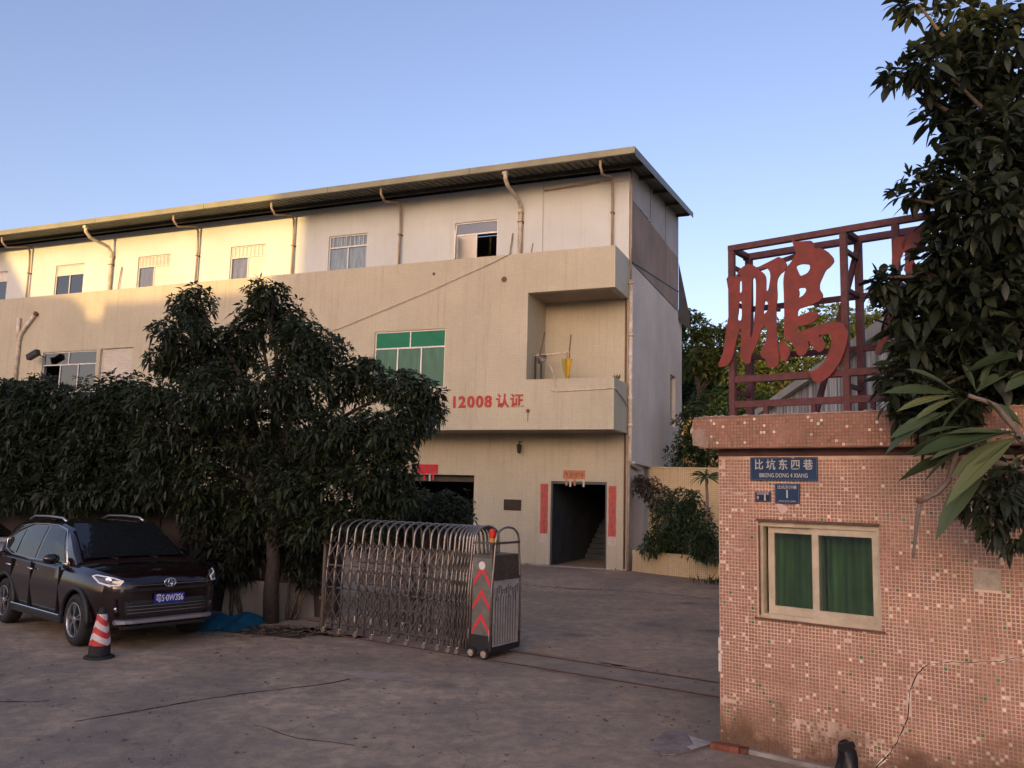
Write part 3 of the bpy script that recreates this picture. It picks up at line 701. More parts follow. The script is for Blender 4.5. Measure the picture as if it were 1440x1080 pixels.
# crack running over the wall: foot, up, then away to the right
crack = [(1.28, .0), (1.33, .12), (1.43, .24), (1.50, .36), (1.57, .52), (1.585, .66), (1.60, .76), (1.66, .88), (1.70, .93), (1.76, .965), (1.86, .985), (1.98, 1.0), (2.1, 1.02), (2.22, 1.045), (2.34, 1.09), (2.48, 1.15), (2.7, 1.2)]
def crack_d(x, z):
    best = 9
    for (a, b), (c, d) in zip(crack[:-1], crack[1:]):
        vx, vz = c-a, d-b; t = max(0, min(1, ((x-a)*vx+(z-b)*vz)/(vx*vx+vz*vz))); best = min(best, math.hypot(x-a-t*vx, z-b-t*vz))
    return best
P_T = .0295
def tiles(region, place, excl, seed, name, jl=.0, sett=1.0, thick=.005, palette=None, skip=0.):
    rr = np.random.default_rng(seed); vs = []; fs = []; cols = []; sheets = {}
    u0, u1, v0, v1 = region
    nu = int((u1-u0)/P_T); nv = int((v1-v0)/P_T); h = P_T*.39
    for j in range(nv):
        for i in range(nu):
            u = u0+(i+.5)*P_T; v = v0+(j+.5)*P_T
            if excl and excl(u, v, rr): continue
            if rr.random() < skip: continue
            q = rr.random()
            if q < .034: c = np.array((.85, .68, .52))*rr.uniform(.85, 1.08)
            elif q < .042: c = np.array((.06, .20, .07))*rr.uniform(.7, 1.3)
            elif q < .10: c = np.array((.34, .23, .12))*rr.uniform(.8, 1.1)
            elif q < .14: c = np.array((.44, .15, .10))*rr.uniform(.85, 1.1)
            else: c = np.array((.39, .20, .13))*rr.uniform(.84, 1.14)
            sk = (i//10, j//10)
            if sk not in sheets: sheets[sk] = (rr.normal(0, .0012), rr.normal(0, .0012), rr.uniform(.9, 1.08))
            c = c*sheets[sk][2]; du, dv = rr.normal(0, .0008, 2)+np.array(sheets[sk][:2]); o = len(vs); t = thick*rr.uniform(.8, 1.15); k = h*.86
            vs += [place(u+du-h, v+dv-h, 0), place(u+du+h, v+dv-h, 0), place(u+du+h, v+dv+h, 0), place(u+du-h, v+dv+h, 0),
                   place(u+du-k, v+dv-k, t), place(u+du+k, v+dv-k, t), place(u+du+k, v+dv+k, t), place(u+du-k, v+dv+k, t)]
            fs += [(o+4, o+5, o+6, o+7), (o, o+1, o+5, o+4), (o+1, o+2, o+6, o+5), (o+2, o+3, o+7, o+6), (o+3, o, o+4, o+7)]
            cols += [(*c, 1.)]*8
    me = bpy.data.meshes.new(name); me.from_pydata(vs, [], fs); me.update()
    ca = me.color_attributes.new('Col', 'FLOAT_COLOR', 'POINT'); ca.data.foreach_set('color', np.array(cols, dtype=np.float32).ravel())
    return tag(link(name, me, M_ptile, gh), kind='stuff')
bare = [(.05, .42, .16, .06), (1.0, .30, .35, .09), (1.15, .12, .3, .1), (2.6, .1, .5, .12), (.02, 2.5, .06, .12), (.05, 1.6, .03, .03), (2.15, 1.62, .1, .07)]
def front_excl(u, v, rr):
    if gwin[0]-.012 < u < gwin[1]+.012 and gwin[2]-.012 < v < gwin[3]+.012: return True
    d = crack_d(u, v)
    if d < .008: return True
    if d < .03 and rr.random() < .22: return True
    if v < .12 + .05*math.sin(u*5) and rr.random() < .4: return True
    if 2.06 < u < 2.26 and 1.54 < v < 1.70: return True
    for cx_, cz_, rx, rz in bare[:5]:
        if ((u-cx_)/rx)**2+((v-cz_)/rz)**2 < 1 and rr.random() < .35: return True
    return False
tiles((.004, GW, .03, 2.56), lambda u, v, t: (u, -t, v), front_excl, 3, 'mosaic_tiles')
tiles((.004, GD, .03, 2.56), lambda u, v, t: (-t, u, v), None, 4, 'mosaic_tiles')
MB().box(-.004, GW, -.004, GD, 2.565, 2.63).build('joint_band', mat('maroon_band', (.12, .06, .05), .9, noise=.4, nscale=6), gh)
# dark crack line with broken edges
cm = MB(); prev = None; pts = []
for (a, b), (c, d) in zip(crack[:-1], crack[1:]):
    for k in range(3): pts.append((a+(c-a)*k/3+random.uniform(-.006, .006), b+(d-b)*k/3+random.uniform(-.006, .006)))
vs = []
for i, (x, z) in enumerate(pts):
    wv = random.uniform(.0015, .0045)*(1 if i > 5 else 1.4); vs += [(x-wv, -.0025, z+wv*.6), (x+wv, -.0025, z-wv*.6)]
pm_ = MB(); pv = []
for i, (x, z) in enumerate(pts):
    wv = random.uniform(.005, .014) if (i//3) % 4 == 1 else .0008; pv += [(x-wv, -.0012, z+wv*.8), (x+wv, -.0012, z-wv*.8)]
pm_.add(pv, [(2*i, 2*i+1, 2*i+3, 2*i+2) for i in range(len(pts)-1)]); pm_.build('exposed_mortar', mat('exposed_mortar', (.85, .74, .60), .9, noise=.2, nscale=14), gh)
cm.add(vs, [(2*i, 2*i+1, 2*i+3, 2*i+2) for i in range(len(pts)-1)]); cm.build('crack', M_dark, gh)
# rectangle of bare mortar where a notice was, smear marks
MB().box(2.06, 2.26, -.003, -.0005, 1.55, 1.70).build('mortar_patch', mat('mortar', (.50, .42, .31), .9, noise=.4, nscale=14), gh)
for a, b, z, m_ in ((.03, .28, 2.235, 'a'), (.06, .25, 1.735, 'b')):
    mb = MB(); n = 14; vs = []
    for i in range(n+1):
        x = a+(b-a)*i/n; hh = random.uniform(.006, .013); vs += [(x, -.0065, z-hh+.01*math.sin(i*.5)), (x, -.0065, z+hh+.01*math.sin(i*.5))]
    mb.add(vs, [(2*i, 2*i+2, 2*i+3, 2*i+1) for i in range(n)]); mb.build('mortar_smear', mat('pale_mortar', (.62, .45, .34), .9, noise=.3), gh)
for z0, z1 in ((.82, .94), (.64, .80)):
    MB().box(-.009, .02, -.009, -.0055, z0, z1).build('corner_chip', mat('chip_mortar', (.75, .62, .5), .9, noise=.2, nscale=20), gh)
MB().box(.2, GW, -.05, .0, 0, .035).build('footing', M_conc, gh)
# roof slab with a broken corner
EV0, EV1 = 2.632, 2.925
ft = []; L0 = -.225; F0 = -.15
prof = [(L0+.03, EV1-.06), (L0+.0, EV1-.13), (L0+.03, EV1-.16), (L0+.06, EV0+.03), (L0+.17, EV0), (GW+.2, EV0), (GW+.2, EV1), (L0+.1, EV1), (L0+.045, EV1-.02)]
MB().prism([(a, b) for a, b in prof], lambda u, v, h: Vector((u, F0+.02+h, v)), GD+.3).build('roof_slab', M_grout, gh)
def eave_excl(u, v, rr):
    if v > EV1-.03 and rr.random() < .5: return True
    if u < L0+.26 and v < EV1-.10-(u-L0)*.1 and v < EV1-.05: return (u < L0+.04+(EV1-v)*.62)
    return False
mb = MB(); mb.prism([(L0+.10, EV0-.0), (GW+.2, EV0-.0), (GW+.2, EV1-.005), (L0+.05, EV1-.005), (L0+.04, EV1-.1)], lambda u, v, h: Vector((u, F0+h, v)), .021); mb.build('eave_face', mat('eave_render', (.30, .17, .12), .9, noise=.5, nscale=5, dirt=(.17, .1, .06)), gh)
tiles((L0+.03, GW+.2, EV0+.003, EV1), lambda u, v, t: (u, F0-t, v), eave_excl, 5, 'mosaic_tiles', thick=.004, skip=.03)
MB().add([(L0+.03, F0-.003, EV1-.13), (L0+.04, F0-.006, EV0+.03), (L0+.19, F0-.004, EV0+.002), (L0+.2, F0-.007, EV0+.05), (L0+.15, F0-.006, EV1-.12), (L0+.1, F0-.008, EV1-.10)], [(0, 1, 2, 3, 4, 5)]).build('broken_corner', mat('broken_mortar', (.38, .27, .2), .95, noise=.4, nscale=12, bump=.6), gh)
mb = MB(); rr = random.Random(4)
for k in range(110):
    x = L0+.1+rr.uniform(0, GW); y = F0+rr.uniform(.0, .12); s = rr.uniform(.008, .022)
    mb.lathe([(s, -.004), (s*.9, s*.5), (s*.3, s*.9)], 6, Matrix.Translation((x, y, EV1)))
tag(mb.build('roof_grit', M_conc, gh), kind='stuff')
# sliding window
M_cream = mat('cream_aluminium', (.58, .50, .36), .5, noise=.3, nscale=7, dirt=(.40, .33, .22))
x0, x1, z0, z1 = gwin; fy = .035
wf = MB().box(x0, x1, fy, fy+.09, z1-.045, z1).box(x0, x1, fy, fy+.09, z0, z0+.03).box(x0, x0+.03, fy, fy+.09, z0+.03, z1-.045).box(x1-.03, x1, fy, fy+.09, z0+.03, z1-.045).build('window', M_cream, gh)
tag(wf, 'cream framed sliding window with green curtains')
MB().box(x0-.03, x1+.03, -.03, fy, z0-.016, z0-.003).build('sill', M_rust, wf)
MB().box(x0-.015, x1+.01, -.012, fy, z1, z1+.02).build('lintel_edge', M_rust, wf)
xm = x0+.49
for k, (a, b, yy) in enumerate(((x0+.06, xm+.03, fy+.045), (xm-.03, x1-.012, fy+.008))):
    st_w = .055
    s_ = MB().box(a, b, yy, yy+.035, z1-.10, z1-.05).box(a, b, yy, yy+.035, z0+.03, z0+.10).box(a, a+st_w, yy, yy+.035, z0+.10, z1-.10).box(b-st_w, b, yy, yy+.035, z0+.10, z1-.10).build('sash', M_cream, wf)
    MB().box(a+st_w, b-st_w, yy+.015, yy+.02, z0+.10, z1-.10).build('pane', M_glass, s_)
curtain(x0+.05, xm, z0+.03, z1-.06, .26, M_curt_g, wf, .034, .10); curtain(xm+.02, x1-.02, z0+.03, z1-.06, .255, M_curt_g, wf, .036, .12)
MB().bar((x0+.012, -.004, z0+.02), (x0+.012, -.004, z1-.04), .012, .012).build('window_channel', M_rust, wf)

# plates on the wall
M_sblue = mat('sign_blue', (.008, .036, .095), .5, noise=.2, nscale=6)
M_sblue2 = mat('sign_blue_dark', (.012, .013, .05), .5, noise=.2, nscale=9)
M_swhite = mat('sign_white', (.52, .52, .47), .6, noise=.3, nscale=30)
M_srim = mat('sign_rim', (.12, .15, .19), .6, noise=.3, nscale=12)
def plate(label, x0, x1, z0, z1, m_, lines, y=-.006):
    o = empty('street_sign', GM @ Matrix.Translation(((x0+x1)/2, y, z0)), label, 'sign'); hw = (x1-x0)/2; h = z1-z0
    MB().bevbox(-hw, hw, -.012, 0, 0, h, .004).build('plate', m_, o)
    rim = MB(); q = .006
    for a, b, c, d in ((-hw+q, hw-q, q, q+.004), (-hw+q, hw-q, h-q-.004, h-q), (-hw+q, -hw+q+.004, q+.004, h-q-.004), (hw-q-.004, hw-q, q+.004, h-q-.004)): rim.box(a, b, -.0135, -.011, c, d)
    rim.build('rim', M_srim, o)
    for body, size, zc, sx, bold, xc in lines:
        me = text_mesh(body, size, .0008, bold); bx = [v.co.x for v in me.vertices]
        s = sx/(max(bx)-min(bx)) if sx else 1
        me.transform(Matrix.Translation((xc, -.0135, zc)) @ UPRIGHT @ Matrix.Diagonal((s, 1, 1, 1))); link('lettering', me, M_swhite, o)
    return o
p = plate('wide blue street name plate under the eave of the gatehouse', .31, .915, 2.348, 2.555, M_sblue, [('比 坑 东 四 巷', .098, .135, .52, .0012, 0), ('BIKENG DONG 4 XIANG', .052, .045, .43, .0006, 0)])
MB().lathe([(.012, 0), (.012, .008), (.004, .014)], 10, Matrix.Translation((.09, -.012, .205)) @ UPRIGHT).build('bolt', M_swhite, p)
plate('square blue house number plate below the street name plate', .535, .755, 2.15, 2.325, M_sblue, [('比坑东四巷', .034, .14, .17, .0003, 0), ('1', .10, .08, None, .0015, 0), ('BIKENG DONG 4 XIANG', .018, .022, .15, 0, 0)])
plate('tiny violet number plate beside the square house number plate', .35, .50, 2.16, 2.25, M_sblue2, [('1', .075, .037, None, .003, .02), ('比坑东四巷', .026, .072, .11, .0004, 0), ('0', .04, .035, None, .001, -.045)])
o = empty('torn_sticker', GM @ Matrix.Translation((.595, -.007, 2.06)), 'torn pink paper sticker under the house number plate', 'sticker')
MB().prism([(-.055, .075), (-.03, .03), (.0, -.01), (.055, .035), (.045, .06), (.0, .085), (-.045, .09)], lambda u, v, h: Vector((u, -h, v)), .002).build('paper', mat('pink_paper', (.68, .47, .40), .9, noise=.15, nscale=14), o)

# ================================================================== ROOF SIGN
M_frame = mat('maroon_frame', (.125, .036, .042), .65, noise=.6, nscale=16, dirt=(.075, .032, .022), bump=.3)
M_framed = mat('maroon_frame_back', (.10, .035, .045), .7, noise=.45, nscale=7)
M_char = mat('red_character', (.235, .030, .020), .55, noise=.4, nscale=9, dirt=(.13, .035, .02), bump=.2, bscale=14)
SM = GM @ Matrix.Translation((0, .1, EV1))
rs = empty('roof_sign', SM, 'maroon steel frame with big red brush characters on the gatehouse roof', 'sign')
def sz(x, y, b=.1): q = g_y(x, y, b); return q.x, q.z-EV1
ztop = 1.60
xs_f = [.10, 1.14, 1.57, 2.25, 3.3]
for k, xx in enumerate(xs_f):
    MB().bar((xx, 0, -.0), (xx, 0, ztop), .055, .055).build('post', M_frame, rs)
    MB().bar((xx+.02, .36, 0), (xx+.02, .36, ztop), .06, .06).build('post', M_framed, rs)
    for z in (.25, 1.1, 1.45): MB().bar((xx+.005, .03, z), (xx+.015, .33, z), .035, .035).build('spacer', M_framed, rs)
MB().bar((.07, 0, ztop+.03), (3.4, 0, ztop+.03), .055, .055).build('rail', M_frame, rs)
MB().bar((.07, .36, ztop+.03), (3.4, .36, ztop+.03), .06, .06).build('rail', M_framed, rs)
for xx in (.1, 1.14, 2.25, 3.3): MB().bar((xx, .03, ztop+.03), (xx+.01, .33, ztop+.03), .05, .05).build('rail', M_framed, rs)
for z in (.36, .125): MB().bar((.13, -.002, z), (3.3, -.002, z), .045, .06).build('rail', M_frame, rs)
for z in (1.10, .62, .40): MB().bar((.13, .36, z), (3.3, .36, z), .04, .05).build('rail', M_framed, rs)
for xx in (.42, .85, 1.35): MB().bar((xx, .0, 0), (xx, 0, .1), .04, .04).build('stub', M_framed, rs)
MB().bar((.75, .33, .02), (1.18, .33, ztop), .045, .045).build('brace', M_framed, rs)
MB().bar((.14, .02, 1.35), (.75, .30, ztop-.02), .04, .04).build('brace', M_framed, rs)
A_out = [(55,300),(110,293),(158,297),(160,285),(128,272),(165,232),(205,207),(240,210),(272,234),(330,205),(395,172),(430,153),(472,188),(487,217),(462,260),(440,275),(418,310),(413,350),(418,440),(410,500),(408,600),(412,700),(418,800),(430,860),(428,915),(400,942),(365,938),(345,915),(332,880),(305,865),(298,835),(318,790),(340,740),(345,660),(330,640),(300,670),(285,740),(250,820),(230,860),(228,905),(205,915),(165,895),(158,870),(160,700),(158,660),(140,690),(120,780),(100,870),(70,925),(5,938),(0,915),(30,850),(45,760),(60,650),(75,560),(78,450),(68,370)]
A_h = [[(250,318),(262,345),(260,500),(250,600),(240,700),(228,710),(232,600),(235,450),(238,350)],[(290,250),(343,242),(358,265),(362,300),(350,385),(337,388),(338,300),(322,270)],[(145,478),(163,478),(163,590),(148,608),(138,590),(146,530)],[(332,465),(350,490),(348,530),(325,560),(322,520)],[(151,330),(165,330),(166,400),(151,412)]]
B_out = [(490,220),(512,195),(548,135),(540,95),(527,70),(522,36),(545,48),(600,45),(655,40),(672,58),(676,100),(720,92),(770,115),(812,160),(818,190),(790,225),(757,250),(735,300),(716,340),(714,385),(738,420),(735,450),(700,478),(620,507),(562,525),(558,582),(600,560),(660,540),(700,545),(708,572),(690,605),(640,632),(558,650),(548,690),(600,676),(700,640),(770,620),(830,610),(880,628),(916,680),(912,740),(890,830),(855,910),(800,985),(740,1035),(697,1048),(665,1030),(650,990),(632,970),(690,955),(740,910),(770,855),(792,790),(800,740),(785,700),(760,702),(700,712),(735,735),(757,775),(745,810),(718,832),(690,818),(655,770),(628,742),(640,790),(622,838),(590,858),(558,850),(540,800),(520,765),(462,735),(466,560),(462,420),(458,320),(470,250)]
B_h = [[(553,222),(590,207),(640,212),(642,240),(625,270),(582,290),(570,265)],[(568,378),(610,375),(618,395),(600,425),(570,445),(575,410)]]
D_out = [(425,758),(455,745),(490,785),(510,828),(485,885),(460,897),(430,850)]
def zl(l, b, k=1.):
    cx_ = sum(p[0] for p in l)/len(l); cy_ = sum(p[1] for p in l)/len(l)
    return smoothloop([sz(1010+(cx_+(x-cx_)*k)/5.025, 330+(cy_+(y-cy_)*(1+(k-1)*.4))/5.023, b) for x, y in l])
def brush(name, loops, yb, parent):
    me = fill_mesh(loops, .009, .0); me.transform(Matrix.Translation((0, yb, 0)) @ UPRIGHT); return link(name, me, M_char, parent)
brush('brush_character', [zl(A_out, .03)]+[zl(h, .03, 1.3) for h in A_h], -.062, rs)
brush('brush_character', [zl(B_out, .03)]+[zl(h, .03, 1.15) for h in B_h], -.059, rs)
brush('brush_stroke', [zl(D_out, .02)], -.065, rs)
# second character, mostly behind leaves
S2 = [[(1256,334),(1275,331),(1271,352),(1262,372),(1261,400),(1258,440),(1250,470),(1240,500),(1228,497),(1240,470),(1248,430),(1253,395),(1254,355)],
      [(1266,343),(1288,318),(1302,318),(1304,332),(1288,345),(1284,372),(1300,368),(1318,372),(1318,384),(1290,392),(1270,384),(1274,360)],
      [(1275,412),(1320,404),(1340,420),(1338,452),(1320,480),(1302,480),(1310,450),(1318,424),(1284,428),(1268,442),(1262,430)]]
for q in S2: brush('brush_stroke', [smoothloop([sz(x, y, .02) for x, y in q])], -.065, rs)
for xx in (.25, .55, .9, 1.68): MB().bar((xx, -.05, .98), (xx, .01, .98), .03, .03).build('bracket', M_framed, rs)

# ================================================================== SLIDING GATE
sg = empty('retractable_gate', TM, 'folded stainless steel sliding gate with red chevrons on its end box', 'gate')
HW = .70                       # depth of the gate, local y 0..HW; local x runs to the right
def hoop_pts(x, top=1.70, lo=.10):
    p = [(x, .0, lo), (x, .005, .9), (x, .06, 1.38)]
    for k in range(9):
        q = math.pi*(1-k/8); p.append((x, .35+.275*math.cos(q), top-.16+.16*math.sin(q)))
    p += [(x, .64, 1.38), (x, HW-.005, .9), (x, HW, lo)]; return p
hoop_me = MB().tube(hoop_pts(0), .016, 8); hoop_me = hoop_me.mesh('hoop'); hoop_me.materials.append(M_steel)
hx = [-.40]; sp_ = .045
while hx[0] > -3.05:
    hx.insert(0, hx[0]-sp_); sp_ = min(.165, sp_*1.14)
for k, x in enumerate(hx):
    h = link('hoop', hoop_me, None, sg, True); h.location = (x, 0, 0)
    for yy in (.02, HW-.02):
        if k % 2 == 0 and k < len(hx)-2:
            wc = MB().lathe([(.034, -.014), (.038, 0), (.034, .014)], 12, Matrix.Translation((x, yy-.03 if yy < .3 else yy+.03, .05)) @ UPRIGHT).build('wheel', mat('wheel_rubber', (.20, .16, .12), .6, noise=.3), sg, False)
            MB().box(x-.012, x+.012, yy-.03, yy+.0, .09, .19).build('reflector', mat('white_cap', (.75, .72, .66), .5), sg)
# crossing lattice bars between neighbouring hoops, front and back
for k in range(len(hx)-1):
    a, b = hx[k], hx[k+1]
    for yy, s_ in ((-.005, -1), (HW+.005, 1)):
        rows = ((1.36, 1.10), (.98, .72), (.66, .40), (.38, .14)) if True else ()
        for (zt, zb) in rows:
            ins = .05 if zt > 1.2 else .0
            MB().bar((a, yy-s_*ins, zt), (b, yy-s_*ins*.3, zb), .009, .018).build('lattice_bar', M_steeld, sg)
            MB().bar((a, yy+s_*.012-s_*ins*.3, zb), (b, yy+s_*.012-s_*ins, zt), .009, .018).build('lattice_bar', M_steeld, sg)
        MB().tube([(a-.004, yy+s_*.02, .70), (a+.02, yy+s_*.02, .70)], .016, 6).build('pivot', M_steel, sg)
for yy in (.03, HW-.03):
    for z in (1.02, .69):
        MB().box(hx[0]-.02, -.36, yy-.008, yy+.008, z-.012, z+.012).build('slide_rail', M_steeld, sg)
# end box: chevron face to the street, panel to the yard entrance
MB().box(-.36, -.03, .03, HW-.03, .12, 1.34).build('end_box', M_steeld, sg)
for xx in (-.36, -.02):
    h = link('hoop', hoop_me, None, sg, True); h.location = (xx, 0, .01)
MB().bar((-.36, .03, 1.50), (-.02, .03, 1.50), .025, .025).build('cross_bar', M_steeld, sg)
MB().bar((-.02, .05, 1.50), (-.02, HW-.05, 1.50), .025, .03).build('cross_bar', M_steeld, sg)
MB().box(-.345, -.035, .018, .026, .30, 1.30).build('chevron_panel', mat('panel_grey', (.20, .19, .165), .4, .4, noise=.35, nscale=8), sg)
M_chev = mat('chevron_red', (.62, .045, .055), .5, noise=.2, nscale=14)
for k, zc in enumerate((.99, .68, .37)):
    MB().prism([(-.33, zc), (-.33, zc-.07), (-.19, zc+.13), (-.05, zc-.07), (-.05, zc), (-.19, zc+.22)], lambda u, v, h: Vector((u, .0175-h, v)), .003).build('chevron', M_chev, sg)
MB().lathe([(.055, 0), (.055, .006), (.045, .009)], 18, Matrix.Translation((-.19, .016, 1.20)) @ UPRIGHT).build('badge', mat('badge_white', (.7, .66, .6), .5, noise=.3, nscale=30), sg)
MB().box(-.37, -.02, .0, HW-.0, .075, .30).build('base_skirt', M_blackp, sg)
for xx in (-.30, -.09):
    wl_ = MB().lathe([(.062, -.02), (.07, -.012), (.07, .012), (.062, .02)], 18, Matrix.Translation((xx, -.024, .072)) @ UPRIGHT).build('wheel', M_rubber, sg)
    MB().lathe([(.045, .0), (.045, .006), (.012, .012)], 14, Matrix.Translation((xx, -.046, .072)) @ UPRIGHT).build('hub_cap', mat('hub', (.42, .36, .27), .5, .3, noise=.4, nscale=40), wl_)
for xx in (-.365, -.025): MB().box(xx-.012, xx+.012, -.008, .0, .24, .38).build('reflector', mat('white_cap', (.75, .72, .66), .5), sg)
ep = MB().box(-.024, -.012, .05, HW-.05, .16, 1.02).build('end_panel', mat('end_panel', (.44, .43, .42), .45, .2, noise=.3, nscale=6), sg)
for k in range(9):
    yy = .09+.06*k; MB().box(-.0115, -.007, yy-.004, yy+.004, .18, .80).build('panel_seam', M_steeld, ep)
MB().bar((-.012, .04, 1.03), (-.012, HW-.04, 1.03), .03, .03).build('cross_bar', M_steeld, sg)
random.seed(21)
mb = MB()
for k in range(12):
    yy = .12+.045*k; z = .9+.03*math.sin(k*1.3)
    mb.tube([(-.008, yy, z), (-.008, yy+random.uniform(-.015, .015), z-random.uniform(.05, .2))], .004, 4)
    mb.tube([(-.008, yy-.02, z), (-.008, yy+.02, z+random.uniform(-.01, .03))], .004, 4)
mb.build('scrawl', M_joint, ep)
# signal lamp on top
lb = MB().lathe([(.035, 1.50), (.035, 1.56), (.03, 1.565)], 14, Matrix.Translation((-.11, .12, 0))).build('lamp_base', mat('amber', (.6, .3, .06), .4), sg)
MB().lathe([(.042, 1.565), (.045, 1.58), (.042, 1.67), (.03, 1.685)], 16, Matrix.Translation((-.11, .12, 0))).build('lamp_lens', mat('red_lens', (.6, .035, .02), .25), lb)
MB().bar((-.11, .12, 1.33), (-.11, .12, 1.5), .05, .05).build('lamp_post', M_steeld, sg)

# ================================================================== TRAFFIC CONE
ct = ground(139, 925)
cn = empty('traffic_cone', Matrix.Translation(ct), 'rubber traffic cone with red and white chevron sleeve beside the maroon car', 'traffic cone')
MB().lathe([(.21, 0), (.215, .012), (.20, .028), (.175, .035)], 24).build('base', M_rubber, cn, True)
prof = [(.155, .03), (.15, .06), (.145, .17)]
MB().lathe(prof+[(.05, .63), (.042, .66), (.035, .665)], 28).build('body', M_rubber, cn, True)
M_cw = mat('cone_white', (.62, .56, .52), .5, noise=.3, nscale=16); M_cr = mat('cone_red', (.55, .035, .03), .5, noise=.25, nscale=16)
def cone_band(z0, m_, name, zig, hgt):
    n = 32; vs = []
    for i in range(n+1):
        q = 2*math.pi*i/n; f = (i % 16)/16; tri = 1-abs(2*f-1)
        for z in (z0+zig*tri, z0+hgt+zig*tri):
            z = max(.175, min(.585, z)); r = .1505-(z-.17)/(.63-.17)*(.1505-.053)+.002; vs.append((r*math.cos(q), r*math.sin(q), z))
    MB().add(vs, [(2*i, 2*i+2, 2*i+3, 2*i+1) for i in range(n)]).build(name, m_, cn, True, False)
for k in range(-1, 6):
    z0 = .175+k*.08; cone_band(z0, M_cr if k % 2 else M_cw, 'stripe', .09, .08)
cn.rotation_euler.z = R(155); cn.scale = (.86, .86, .92)

# ================================================================== CARS
def loft(secs, closed_ends=True):
    mb = MB(); n = len(secs[0])
    for s in secs: mb.v += [tuple(p) for p in s]
    for i in range(len(secs)-1):
        for k in range(n):
            k2 = (k+1) % n; mb.f.append((i*n+k, i*n+k2, (i+1)*n+k2, (i+1)*n+k))
    if closed_ends: mb.f.append(tuple(range(n))); mb.f.append(tuple((len(secs)-1)*n+k for k in reversed(range(n))))
    return mb
def ring(x, prof, dx=0.):     # prof: (half width, z) from bottom centre outwards to top centre
    r = [(x, -y, z) for y, z in prof]; l = [(x, y, z) for y, z in reversed(prof) if y > 1e-6]
    return r + l
def interp(xs, ys, x):
    return float(np.interp(x, xs, ys))
def build_suv(name, label, paint, group, plate_txt):
    """X forward, Y left, Z up, origin on the ground below the middle of the wheelbase"""
    root = empty(name, None, label, 'car', group)
    X = [-2.22, -2.17, -2.05, -1.8, -1.4, -.9, -.4, .1, .5, .8, 1.1, 1.4, 1.7, 1.9, 2.02, 2.11, 2.16]
    wid = [.66, .76, .85, .895, .915, .92, .92, .92, .92, .92, .92, .915, .89, .84, .77, .67, .56]
    belt = [.98, 1.02, 1.06, 1.075, 1.07, 1.06, 1.05, 1.04, 1.03, 1.02, 1.01, 1.0, .985, .965, .945, .91, .86]
    top = [1.02, 1.06, 1.09, 1.11, 1.11, 1.11, 1.11, 1.11, 1.11, 1.11, 1.10, 1.085, 1.06, 1.03, 1.0, .95, .88]
    bot = [.46, .40, .34, .30, .27, .25, .24, .24, .24, .24, .24, .25, .26, .27, .28, .31, .36]
    secs = []
    for x, w_, b_, t_, z0 in zip(X, wid, belt, top, bot):
        secs.append(ring(x, [(0, z0), (w_*.6, z0), (w_*.86, z0+.02), (w_*.955, z0+.10), (w_*.975, z0+.24), (w_*.99, .62), (w_*1.0, .74), (w_*.985, .84 if b_ > .87 else b_-.03), (w_*.965, b_-.04 if b_ > .9 else b_-.015), (w_*.93, b_+.005), (w_*.86, (b_+t_)/2+.015), (w_*.62, t_-.005), (w_*.3, t_+.008), (0, t_+.01)]))
    body = loft(secs).build('body', paint, root)
    # wheel arches
    cut = MB()
    for x in (-1.32, 1.32):
        for s in (-1, 1): cut.lathe([(.40, -.2), (.40, .2)], 28, Matrix.Translation((x, s*.86, .36)) @ UPRIGHT)
    co = cut.build('cutter', None); md = body.modifiers.new('b', 'BOOLEAN'); md.object = co; md.operation = 'DIFFERENCE'; md.solver = 'EXACT'
    dg = bpy.context.evaluated_depsgraph_get(); dg.update(); nm = bpy.data.meshes.new_from_object(body.evaluated_get(dg))
    body.modifiers.clear(); old = body.data; body.data = nm; bpy.data.meshes.remove(old); bpy.data.objects.remove(co)
    if not nm.materials: nm.materials.append(paint)
    soft(body, 28)
    # greenhouse
    GX = [-2.0, -1.86, -1.6, -1.0, -.4, .1, .35, .62, .86, 1.08]
    gt = [1.30, 1.50, 1.575, 1.625, 1.64, 1.625, 1.585, 1.45, 1.29, 1.13]
    gw = [.60, .62, .64, .665, .675, .67, .66, .70, .74, .76]
    secs = []
    for x, t_, w_ in zip(GX, gt, gw):
        b_ = 1.06; hw_b = interp([-2.0, -1.5, -.4, 1.1], [.78, .845, .865, .83], x)
        k = (t_-b_)/(1.63-b_); wt = hw_b+(w_-hw_b)*min(1, k)
        secs.append(ring(x, [(0, b_-.05), (hw_b*.9, b_-.05), (hw_b, b_-.01), ((hw_b+wt)/2, (b_+t_)/2), (wt, t_-.05), (wt-.04, t_-.015), (wt*.6, t_+.012), (0, t_+.02)]))
    gho = loft(secs).build('cabin', paint, root); soft(gho, 25)
    def side_y(x, z):
        t_ = interp(GX, gt, x); w_ = interp(GX, gw, x); hw_b = interp([-2.0, -1.5, -.4, 1.1], [.78, .845, .865, .83], x)
        k = (t_-1.06)/(1.63-1.06); wt = hw_b+(w_-hw_b)*min(1, k); zt = t_-.05; mz = (1.06+t_)/2; my = (hw_b+wt)/2
        return float(np.interp(z, [1.05, mz, zt], [hw_b, my, wt]))
    def side_panel(poly, s, nm_, m_, off=.006, nsub=1, par=None):
        dense = []
        for i in range(len(poly)):
            a, b = poly[i], poly[(i+1) % len(poly)]; dense += [(a[0]+(b[0]-a[0])*k/4, a[1]+(b[1]-a[1])*k/4) for k in range(4)]
        cxx = sum(p[0] for p in dense)/len(dense); cz = sum(p[1] for p in dense)/len(dense)
        vs = [(cxx, s*(side_y(cxx, cz)+off), cz)] + [(x, s*(side_y(x, z)+off), z) for x, z in dense]; n = len(dense)
        return MB().add(vs, [(0, 1+i, 1+(i+1) % n) for i in range(n)]).build(nm_, m_, par or root, False, False)
